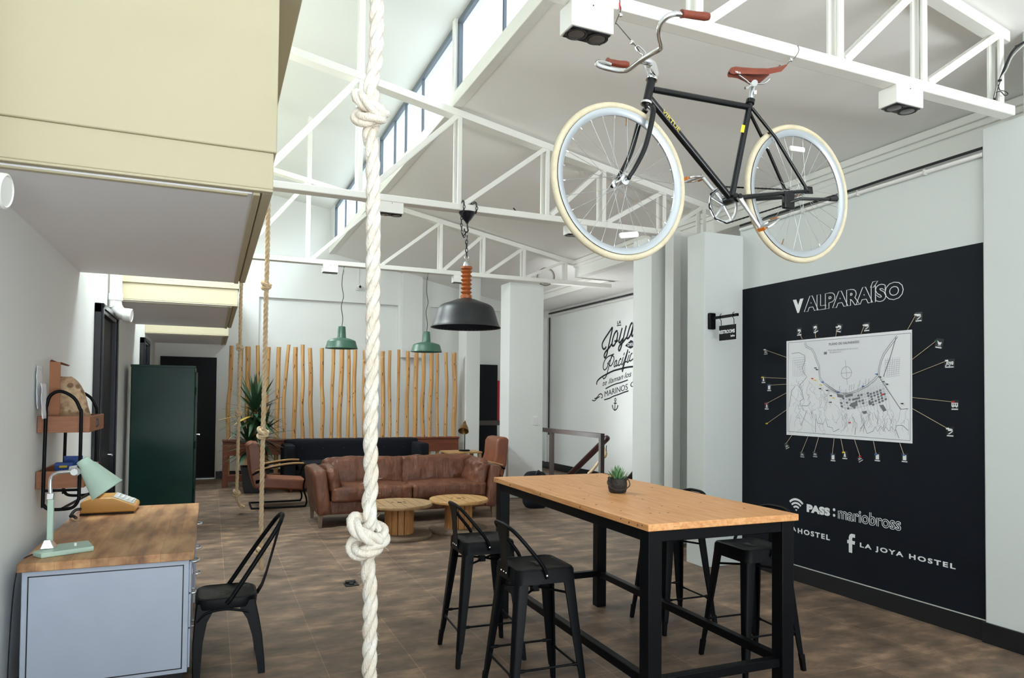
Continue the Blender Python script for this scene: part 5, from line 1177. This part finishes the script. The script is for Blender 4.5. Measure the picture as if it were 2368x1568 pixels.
for i, (s_, p_, l_, pc, ic, where) in enumerate(MK):
    P, S = wq(*p_), wq(*s_); 
    t = thing('map_marker', ('thread marker with black tag ' if l_ else 'thread marker ')+where, 'map marker', P, 0, 'thread markers around the map')
    MB().tube([S+Vector((-.003, 0, 0)), P+Vector((-.006, 0, 0))], .0019, 5).obj('thread', 'string', t)
    pin_mb(P, r=.0072).obj('pin', pc or 'paper', t)
    if not l_: continue
    c = wq(*l_); tilt = {1: -.25, 2: .25, 10: -.45, 15: -.55, 18: .22}.get(i, 0.); R = Matrix.Rotation(tilt, 3, 'X')
    hw_, hh_ = (.030, .038) if ic != 1 else (.028, .026)
    if ic == 5: hw_, hh_ = .04, .034
    def LQ(a, b, lift=.0016): return c+R@Vector((-lift, -a, b))
    cd = MB().add([LQ(-hw_, -hh_, .0006), LQ(hw_, -hh_, .0006), LQ(hw_, hh_, .0006), LQ(-hw_, hh_, .0006)], [(0, 1, 2, 3)]).obj('tag_card', 'darkplastic', t, smooth=False)
    def shp(polys, nm='tag_icon'):
        b = MB()
        for pl_ in polys: b.add([LQ(x, y) for x, y in pl_], [tuple(range(len(pl_)))])
        b.obj(nm, 'letter', cd, smooth=False)
    def rc_(x0, x1, y0, y1): return ((x0, y0), (x1, y0), (x1, y1), (x0, y1))
    shp([rc_(-hw_*.8, hw_*.8, -hh_*.86, -hh_*.66)], 'tag_caption')
    if ic == 0: shp([rc_(-.016, .010, .006, .024), ((-.018, -.018), (-.006, -.018), (.020, .002), (.018, .008)), ((.006, .012), (.020, .006), (.016, .024))])
    elif ic == 1: shp([rc_(-.018, .018, -.006, -.001), rc_(-.014, .010, .004, .009)])
    elif ic == 2: shp([((-.012, -.018), (-.006, .016), (.006, .016), (.012, -.018), (.004, -.018), (0, -.004), (-.004, -.018)), rc_(-.005, .005, .018, .026)])
    elif ic == 3: shp([rc_(-.015, .015, -.018, .022)])
    elif ic == 4: shp([((-.02, .02), (-.012, .02), (-.006, .012), (.018, .012), (.012, -.008), (-.006, -.008)), rc_(-.006, .0, -.018, -.012), rc_(.006, .012, -.018, -.012)])
    elif ic == 5: MBt('Joya', LQ(-.032, -.008), R@RW, R@UW, .064, .034, bold=.03, shear=.35).obj('tag_icon', 'letter', cd, smooth=False)
    elif ic == 6: shp([rc_(-.024, .024, -.010, -.002), rc_(-.024, -.016, -.002, .014), rc_(-.011, -.004, -.002, .014), rc_(.002, .009, -.002, .014), rc_(.016, .024, -.002, .014), rc_(-.024, .024, .014, .018), rc_(-.018, -.009, -.016, -.010), rc_(.009, .018, -.016, -.010)])

# ------------------------------------------------------------------ hanging restroom sign
xs_ = 4.575
def SG(a, b): return PX(1630+a/17.42, 710+b/17.42, xs_)
sg = thing('hanging_sign', 'small black restroom sign hanging from a wall bracket beside the mural', 'sign', (xs_, 5.4, 2.4))
MB().box(xs_-.045, xs_+.03, 5.56, 5.60, 2.435-.078, 2.435+.085).obj('bracket_plate', 'black', sg, bevel=.01, seg=3)
b0, b1 = SG(430, 430), SG(1330, 310); zb = (b0.z+b1.z)/2
MB().box(xs_-.012, xs_+.012, b1.y, 5.565, zb-.013, zb+.013).obj('bracket_arm', 'black', sg, bevel=.002)
c0, c1, c2_, c3 = SG(575, 765), SG(1240, 685), SG(1260, 1300), SG(600, 1355)
ya, yb2 = (c0.y+c3.y)/2, (c1.y+c2_.y)/2; zt2, zb2 = (c0.z+c1.z)/2, (c2_.z+c3.z)/2
MB().box(xs_-.004, xs_+.004, yb2, ya, zb2, zt2).obj('board', 'black', sg, bevel=.001)
for a in (665, 1178):
    y_ = SG(a, 500).y; MB().tube([(xs_, y_, zb+.03), (xs_-.016, y_, zb+.02), (xs_-.016, y_, zb-.02), (xs_-.003, y_, zb-.035), (xs_, y_, zt2+.002)], .0035, 6).obj('hanger', 'black', sg)
t0, t1 = SG(592, 1095), SG(1225, 1030); MBt('RESTROOMS', (xs_-.0045, t0.y, (t0.z+t1.z)/2), RW, UW, t0.y-t1.y, .036, bold=.04).obj('sign_lettering', 'letter', sg, smooth=False)
t0, t1 = SG(1058, 1195), SG(1222, 1180); MBt('baños', (xs_-.0045, t0.y, (t0.z+t1.z)/2), RW, UW, t0.y-t1.y, .020, bold=.04).obj('sign_lettering', 'letter', sg, smooth=False)

# ------------------------------------------------------------------ painted script on the far right wall
def JA(a, b): return PX(1360+a/13.064, 730+b/13.067, XJ-.003)
def JB(a, b): return PX(1360+a/13.064, 840+b/13.067, XJ-.003)
jl = thing('wall_lettering', 'black hand-painted script slogan with anchor on the far right wall', 'lettering', (XJ, 12, 2.2))
def stroke(nm, F, pts, w, n=5): return MB().ribbon(spline([F(*p) for p in pts], n), w, (-1, 0, 0)).obj(nm, 'letterblack', jl, smooth=False)
WJ = .042
for pts in ([(545, 930), (520, 985), (470, 1010), (430, 950), (430, 840), (500, 700), (620, 520), (700, 400), (730, 350)], [(735, 345), (715, 480), (670, 680), (620, 920), (570, 1150), (530, 1250), (495, 1265), (485, 1190), (530, 1090), (620, 990), (700, 880), (730, 830)],
            [(800, 760), (860, 780), (900, 740)], [(890, 480), (850, 470), (790, 560), (740, 720), (720, 850), (740, 910), (790, 890), (850, 770), (885, 620), (890, 500)],
            [(1030, 370), (1000, 480), (960, 650), (930, 760), (945, 815), (990, 780), (1050, 690)], [(1155, 300), (1110, 480), (1060, 700), (1010, 900), (960, 1040), (930, 1050), (920, 990), (960, 890), (1060, 790), (1160, 660)],
            [(1340, 215), (1290, 260), (1240, 400), (1190, 580), (1170, 660), (1195, 690), (1250, 640), (1310, 500), (1350, 330)], [(1370, 215), (1340, 420), (1315, 570), (1335, 620), (1380, 560)]): stroke('script_word', JA, pts, WJ)
for pts in ([(640, 1480), (610, 1430), (690, 1300), (740, 1190), (780, 1160)], [(780, 1160), (700, 1195), (600, 1240), (510, 1340), (460, 1480), (455, 1580), (490, 1640), (540, 1610), (590, 1520), (590, 1420)], [(720, 1190), (690, 1290), (650, 1440), (610, 1600), (560, 1790), (510, 1880), (470, 1905), (440, 1860)], [(720, 1200), (775, 1250), (775, 1350), (730, 1460), (680, 1520), (640, 1500)],
            [(860, 1340), (810, 1400), (785, 1500), (795, 1550), (840, 1490), (870, 1350), (845, 1490), (870, 1520), (920, 1440)], [(990, 1340), (985, 1290), (940, 1360), (910, 1480), (930, 1510), (990, 1450)], [(1065, 1250), (1010, 1440), (1030, 1480), (1080, 1400)], [(1100, 1120), (1070, 1200)], [(1080, 1400), (1190, 1060), (1200, 1050), (1160, 1220), (1090, 1480), (1040, 1690), (1030, 1600), (1100, 1420), (1170, 1390)], [(1240, 1180), (1180, 1380), (1200, 1410), (1260, 1320)], [(1335, 1130), (1290, 1180), (1250, 1330), (1275, 1370), (1340, 1320), (1380, 1280)]): stroke('script_word', JA, pts, WJ*.6)
MB().cyl(JA(1245, 1105), JA(1245, 1105)+Vector((-.001, 0, 0)), .018, n=12).obj('dot', 'letterblack', jl)
stroke('flourish', JB, [(265, 650), (260, 590), (310, 500), (420, 410), (560, 330), (740, 240), (900, 190), (1060, 150), (1200, 120), (1330, 105), (1480, 95)], .034)
dm = [JA(1115, 910), JA(1290, 735), JA(1450, 820), JA(1480, 880), JA(1280, 1000)]
MB().add(dm, [tuple(range(5))]).obj('diamond', 'letterblack', jl, smooth=False)
def slant(txt, F, o, e, top, m='letterblack', lift=.0012, nm='word', **k):
    O, E, T = F(*o), F(*e), F(*top); r_ = (E-O).normalized(); return MBt(txt, O, r_, UW, (E-O).length, (T-O).length, lift=lift, **k).obj(nm, m, jl, smooth=False)
slant('DEL', JA, (1200, 930), (1380, 900), (1200, 840), 'paper', .003, bold=.03)
slant('LA', JA, (880, 270), (995, 240), (880, 165), bold=.02)
stroke('underline', JA, [(868, 308), (1000, 282)], .018)
slant('te llaman', JB, (440, 690), (1060, 470), (440, 540), bold=.0, shear=.35)
slant('los', JB, (1095, 455), (1310, 395), (1095, 290), bold=.0, shear=.35)
stroke('underline', JB, [(525, 770), (660, 700), (820, 630), (1000, 580), (1200, 505)], .024)
slant('MARINOS', JB, (498, 1020), (1195, 795), (510, 850), bold=.0)
slant('C', JB, (1275, 740), (1420, 690), (1275, 580), bold=.0)
stroke('underline', JB, [(485, 1105), (640, 1060), (760, 1000), (930, 940), (1080, 880), (1220, 835)], .024)
for pts in ([(120, 1120), (200, 1130), (270, 1060), (350, 1005)], [(190, 1075), (260, 1040), (330, 950), (390, 925), (430, 970), (425, 1030), (395, 1050)]): stroke('wave', JB, pts, .022)
for pts in ([(820, 1140), (812, 1260), (803, 1425)], [(775, 1210), (862, 1210)], [(730, 1270), (745, 1350), (803, 1420), (870, 1370), (895, 1280)]): stroke('anchor', JB, pts, .022)
MB().torus(JB(822, 1105), (1, 0, 0), .028, .009, 20, 4, 1, .2).obj('anchor_ring', 'letterblack', jl)
for pl_ in (((715, 1310), (732, 1245), (755, 1300)), ((872, 1305), (895, 1255), (912, 1310))): MB().add([JB(*p) for p in pl_], [(0, 1, 2)]).obj('anchor_fluke', 'letterblack', jl, smooth=False)

# ------------------------------------------------------------------ railing, banister, bits by the stair
zr_ = 1.1; r0_, r1_ = PZ(1256, 991, zr_), PZ(1389, 1004, zr_); xr_ = 5.73
rl = thing('stair_railing', 'brown steel stair railing between the two white columns', 'railing', (xr_, 10.6, 0))
MB().box(xr_-.035, xr_+.035, 9.62, 12.6, zr_-.075, zr_).obj('top_rail', 'darksteel', rl, bevel=.003)
for y_ in (9.655, 11.42): MB().box(xr_-.035, xr_+.035, y_-.035, y_+.035, 0, zr_-.075).obj('post', 'darksteel', rl, bevel=.003)
MB().box(xr_-.02, xr_+.02, 9.69, 12.6, .08, .12).obj('bottom_rail', 'darksteel', rl)
r2 = thing('stair_railing', 'far dark railing bar before the black back door', 'railing', (5.9, 13.9, 0))
zz = PY(1130, 978, 13.9).z; MB().box(5.12, 6.2, 13.87, 13.93, zz-.05, zz+.05).obj('top_rail', 'darksteel', r2, bevel=.003)
for x in (5.2, 6.15): MB().box(x-.03, x+.03, 13.87, 13.93, 0, zz-.05).obj('post', 'darksteel', r2)
bn_ = thing('stair_banister', 'dark red wooden banister with rope, slanting behind the brown railing', 'banister', (6.2, 9.8, 0))
def BN(u, v): return PX(u, v, 6.35)
_e = BN(1403, 1014); _s = BN(1318, 1098); _f = _e+(_s-_e)*((_e.z-.04)/(_e.z-_s.z)); MB().tube([_f, _e], [.055, .055], 12).obj('beam', 'banister', bn_)
MB().lathe([(.055, 0), (.05, .03), (.03, .05), (0, .055)], BN(1403, 1014), BN(1403, 1014)-BN(1318, 1098), 12).obj('beam_end', 'banister', bn_)
MB().tube([BN(1402, 1030), BN(1401, 1050)], .01, 8).obj('hanger', 'banister', bn_)
MB().tube(spline([BN(1398, 1036), BN(1401, 1050), BN(1396, 1058), BN(1390, 1052), BN(1396, 1040), BN(1392, 1056), BN(1382, 1072), BN(1372, 1085), BN(1362, 1094)], 6), .026, 8).obj('rope', 'rope2', bn_)
MB().tube([BN(1362, 1094), PX(1355, 1120, 6.35)], .026, 8).obj('rope_end', 'rope2', bn_)
b2 = thing('stair_banister', 'short dark banister end showing behind the cast-iron pot', 'banister', (6.6, 9, 0))
_e = PX(1480, 1082, 6.0); _s = PX(1448, 1116, 6.0); MB().tube([_e+(_s-_e)*((_e.z-.04)/(_e.z-_s.z)), _e], .05, 10).obj('beam', 'banister', b2)
rd = MB().box(6.13, 6.20, 15.09, 15.14, 1.05, 2.05); o_ = rd.obj('fire_extinguisher_sign', 'red', bevel=.004); tag(o_, 'narrow red sign panel beside the black back door', 'sign')
bgp = PZ(1236, 1094, .52)
bgt = thing('duffel_bag', 'low dark bag with carry strap on the floor behind the tall table', 'bag', (5.35, 9.75, 0))
c_ = PY(1238, 1094, 9.6)
MB().rbox((c_.x, 9.6, c_.z/2), (.36, .3, c_.z), .10, (0, 0, .03), n=10).obj('body', 'blackfabric', bgt)
MB().tube(spline([(c_.x-.05, 9.5, c_.z-.02), (c_.x, 9.49, c_.z+.05), (c_.x+.06, 9.5, c_.z-.02)], 5), .009, 6).obj('carry_strap', 'cable', bgt)
# light switch on the white column
a_, b_ = PY(1231, 964, 10.6), PY(1243, 983, 10.6)
sw = thing('light_switch', 'white light switch plate on the white column behind the tall table', 'light switch', ((a_.x+b_.x)/2, 10.6, (a_.z+b_.z)/2))
MB().box(a_.x, b_.x, 10.588, 10.6, b_.z, a_.z).obj('plate', 'white2', sw, bevel=.003)
MB().box(a_.x+.028, b_.x-.028, 10.582, 10.588, b_.z+.045, a_.z-.045).obj('rocker', 'paper', sw, bevel=.002)
# security camera with surface conduit on the back wall
cp = PY(828, 664, YB)
sc_o = thing('security_camera', 'small white security camera under a conduit on the back wall', 'camera', (cp.x, YB, cp.z))
MB().box(cp.x-.06, cp.x+.06, YB-.04, YB, cp.z-.07, cp.z-.03).obj('mount', 'white2', sc_o, bevel=.01)
MB().lathe([(.0, .14), (.03, .135), (.045, .10), (.048, 0), (.0, 0)], (cp.x, YB-.02, cp.z), (.1, -1, -.1), 20).obj('body', 'white2', sc_o)
MB().lathe([(.0, .146), (.026, .143), (.028, .13), (.0, .13)], (cp.x, YB-.02, cp.z), (.1, -1, -.1), 16).obj('lens', 'darkplastic', sc_o)
MB().box(cp.x-.018, cp.x+.018, YB-.02, YB, cp.z+.05, zc(cp.x)+.0).obj('conduit', 'white2', sc_o, bevel=.003)
# white drain elbows under the beige boxes
def drain(y, ux, uv, label, ztop):
    x0_ = XL+.075
    t = thing('drain_pipe', label, 'pipe', (x0_, y, 2.5), 0, 'white drain elbows along the left wall')
    zl = 2.50
    MB().tube(spline([(x0_, y, ztop), (x0_, y, zl+.14), (x0_+.008, y, zl+.06), (x0_+.05, y-.01, zl), (x0_+.09, y-.02, zl-.02)], 6), .058, 18).obj('elbow', 'white2', t)
    MB().lathe([(.0, -.02), (.07, -.02), (.072, .05), (.064, .055), (.06, .05), (.0, .05)], (x0_+.10, y-.025, zl-.022), (1, -.12, -.1), 24).obj('end_cap', 'white2', t)
    MB().lathe([(.062, zl+.13), (.066, zl+.13), (.066, zl+.20), (.062, zl+.20)], (x0_, y, 0), n=24).obj('coupling', 'white2', t)
drain(8.28, 0, 0, 'white drain elbow on the left wall above the nearer black-framed door', 3.5)
drain(3.42, 0, 0, 'white drain elbow at the left edge under the nearest beige box', 3.5)
# green locker
lk = thing('locker', 'tall dark green metal locker standing against the left wall', 'locker', (-.54, 10.3, 0))
MB().box(-.925, -.185, 9.95, 10.45, .0, 2.02).obj('body', 'green', lk, bevel=.012, seg=3)
MB().box(-.185, -.165, 9.97, 10.43, .05, 1.95).obj('door', 'green', lk, bevel=.004)
MB().box(-.93, -.18, 9.945, 9.955, 2.0, 2.03).obj('top_lip', 'green', lk, bevel=.003)
for z_ in (.4, 1.0, 1.7): MB().cyl((-.175, 9.962, z_-.05), (-.175, 9.962, z_+.05), .008, n=8).obj('hinge', 'green', lk)
MB().tube([(-.165, 10.36, 1.12), (-.13, 10.36, 1.12), (-.13, 10.28, 1.12)], .008, 8).obj('handle', 'alu', lk)
# floor outlet
fo = PZ(812, 1352, 0)
ft = thing('floor_outlet', 'small black floor outlet with open lid in the tiles beside the thick rope', 'floor outlet', (fo.x, fo.y, 0))
MB().box(fo.x-.06, fo.x+.06, fo.y-.06, fo.y+.06, .0005, .008).obj('frame', 'darkplastic', ft, bevel=.002)
MB().box(fo.x-.045, fo.x+.045, fo.y+.03, fo.y+.05, .008, .028, Matrix.Rotation(-.6, 3, 'X')).obj('lid', 'iron', ft, bevel=.002)
MB().box(fo.x-.02, fo.x+.02, fo.y-.03, fo.y+.0, .008, .02).obj('socket', 'blackframe', ft, bevel=.002)
# pipes and cables along the wall tops
pz = WX(2277, 357).z
p1 = thing('conduit', 'white conduit with black cable along the top of the mural wall', 'conduit', (XM, 4.4, pz))
MB().cyl((XM-.018, 3.17, pz), (XM-.018, 5.62, pz), .016, n=12).obj('pipe', 'white2', p1)
MB().tube(spline([(XM-.02, 3.17, pz+.045), (XM-.02, 3.8, pz+.046), (XM-.024, 4.4, pz+.04), (XM-.02, 5.0, pz+.045), (XM-.02, 5.62, pz+.042)], 6), .011, 8).obj('cable', 'cable', p1)
for y_ in (3.6, 4.2, 4.8, 5.3): MB().box(XM-.036, XM, y_-.006, y_+.006, pz-.022, pz+.02).obj('clip', 'greyplastic', p1)
p2 = thing('conduit', 'white conduit and dark cables along the top of the script wall', 'conduit', (XJ, 12, 3.6))
q0_, q1_ = PX(1465, 655, XJ), PX(1262, 695, XJ)
for dz, m_, r_ in ((0, 'white2', .02), (.05, 'cable', .014), (.09, 'white2', .016)):
    MB().tube([(XJ-.03, 7.0, 3.585+dz), (XJ-.03, 14.7, 3.585+dz)], r_, 8).obj('pipe', m_, p2)
p3 = thing('conduit', 'vertical white pipe and dark cable in the far corner of the script wall', 'conduit', (XJ, 14.75, 1.8))
MB().cyl((XJ-.03, 14.80, .16), (XJ-.03, 14.80, 3.54), .028, n=10).obj('pipe', 'white2', p3); MB().cyl((XJ-.03, 14.66, .8), (XJ-.03, 14.66, 3.54), .018, n=8).obj('cable', 'cable', p3)
# cable bundle at the right end of the near truss
cbn = thing('cable_bundle', 'black cable bundle tied at the right end of the nearest truss', 'cable', (4.9, 2.95, 3.7))
MB().tube(spline([PY(2299, 232, 2.97), PY(2303, 212, 2.95), PY(2312, 186, 2.92), PY(2322, 160, 2.90), PY(2337, 126, 2.89), PY(2354, 106, 2.885), PY(2376, 94, 2.88)], 6), .008, 8).obj('cable', 'cable', cbn)
MB().tube(spline([PY(2300, 226, 2.96), PY(2306, 200, 2.93), PY(2316, 178, 2.9), PY(2328, 160, 2.89), PY(2342, 130, 2.88), PY(2372, 100, 2.87)], 6), .004, 6).obj('thin_wire', 'greyplastic', cbn)
MB().tube(spline([PY(2308, 196, 2.92), PY(2312, 208, 2.91), PY(2324, 211, 2.9), PY(2331, 217, 2.9), PY(2324, 221, 2.9), PY(2314, 212, 2.9), PY(2303, 214, 2.92)], 6), .003, 6).obj('wire_loop', 'iron', cbn)
for u, v in ((2312, 186), (2352, 107)): MB().rbox(PY(u, v, 2.905), (.022, .02, .014), .005, n=4).obj('cable_tie', 'darkplastic', cbn)
wl = thing('wire_tail', 'loose black wire end lying on the truss right of the large pendant hook', 'wire', (3.1, 6.86, 3.66))
MB().tube(spline([PY(1187, 481, 6.85), PY(1193, 488, 6.85), PY(1200, 497, 6.85), PY(1210, 497.5, 6.85), PY(1222, 497, 6.85), PY(1234, 499, 6.85), PY(1243, 503, 6.85)], 5), .008, 6).obj('wire', 'cable', wl)
cw = thing('cable_coil', 'coil of beige cable on the farthest truss above the white column', 'cable', (5.0, 10.5, 3.7))
for k in range(3): MB().torus(PY(1262, 640, 10.53+k*.03), (.3, 1, .2), .13+.01*k, .010, 28, 6).obj('cable_turn', 'redwood' if k == 1 else 'greyplastic', cw)
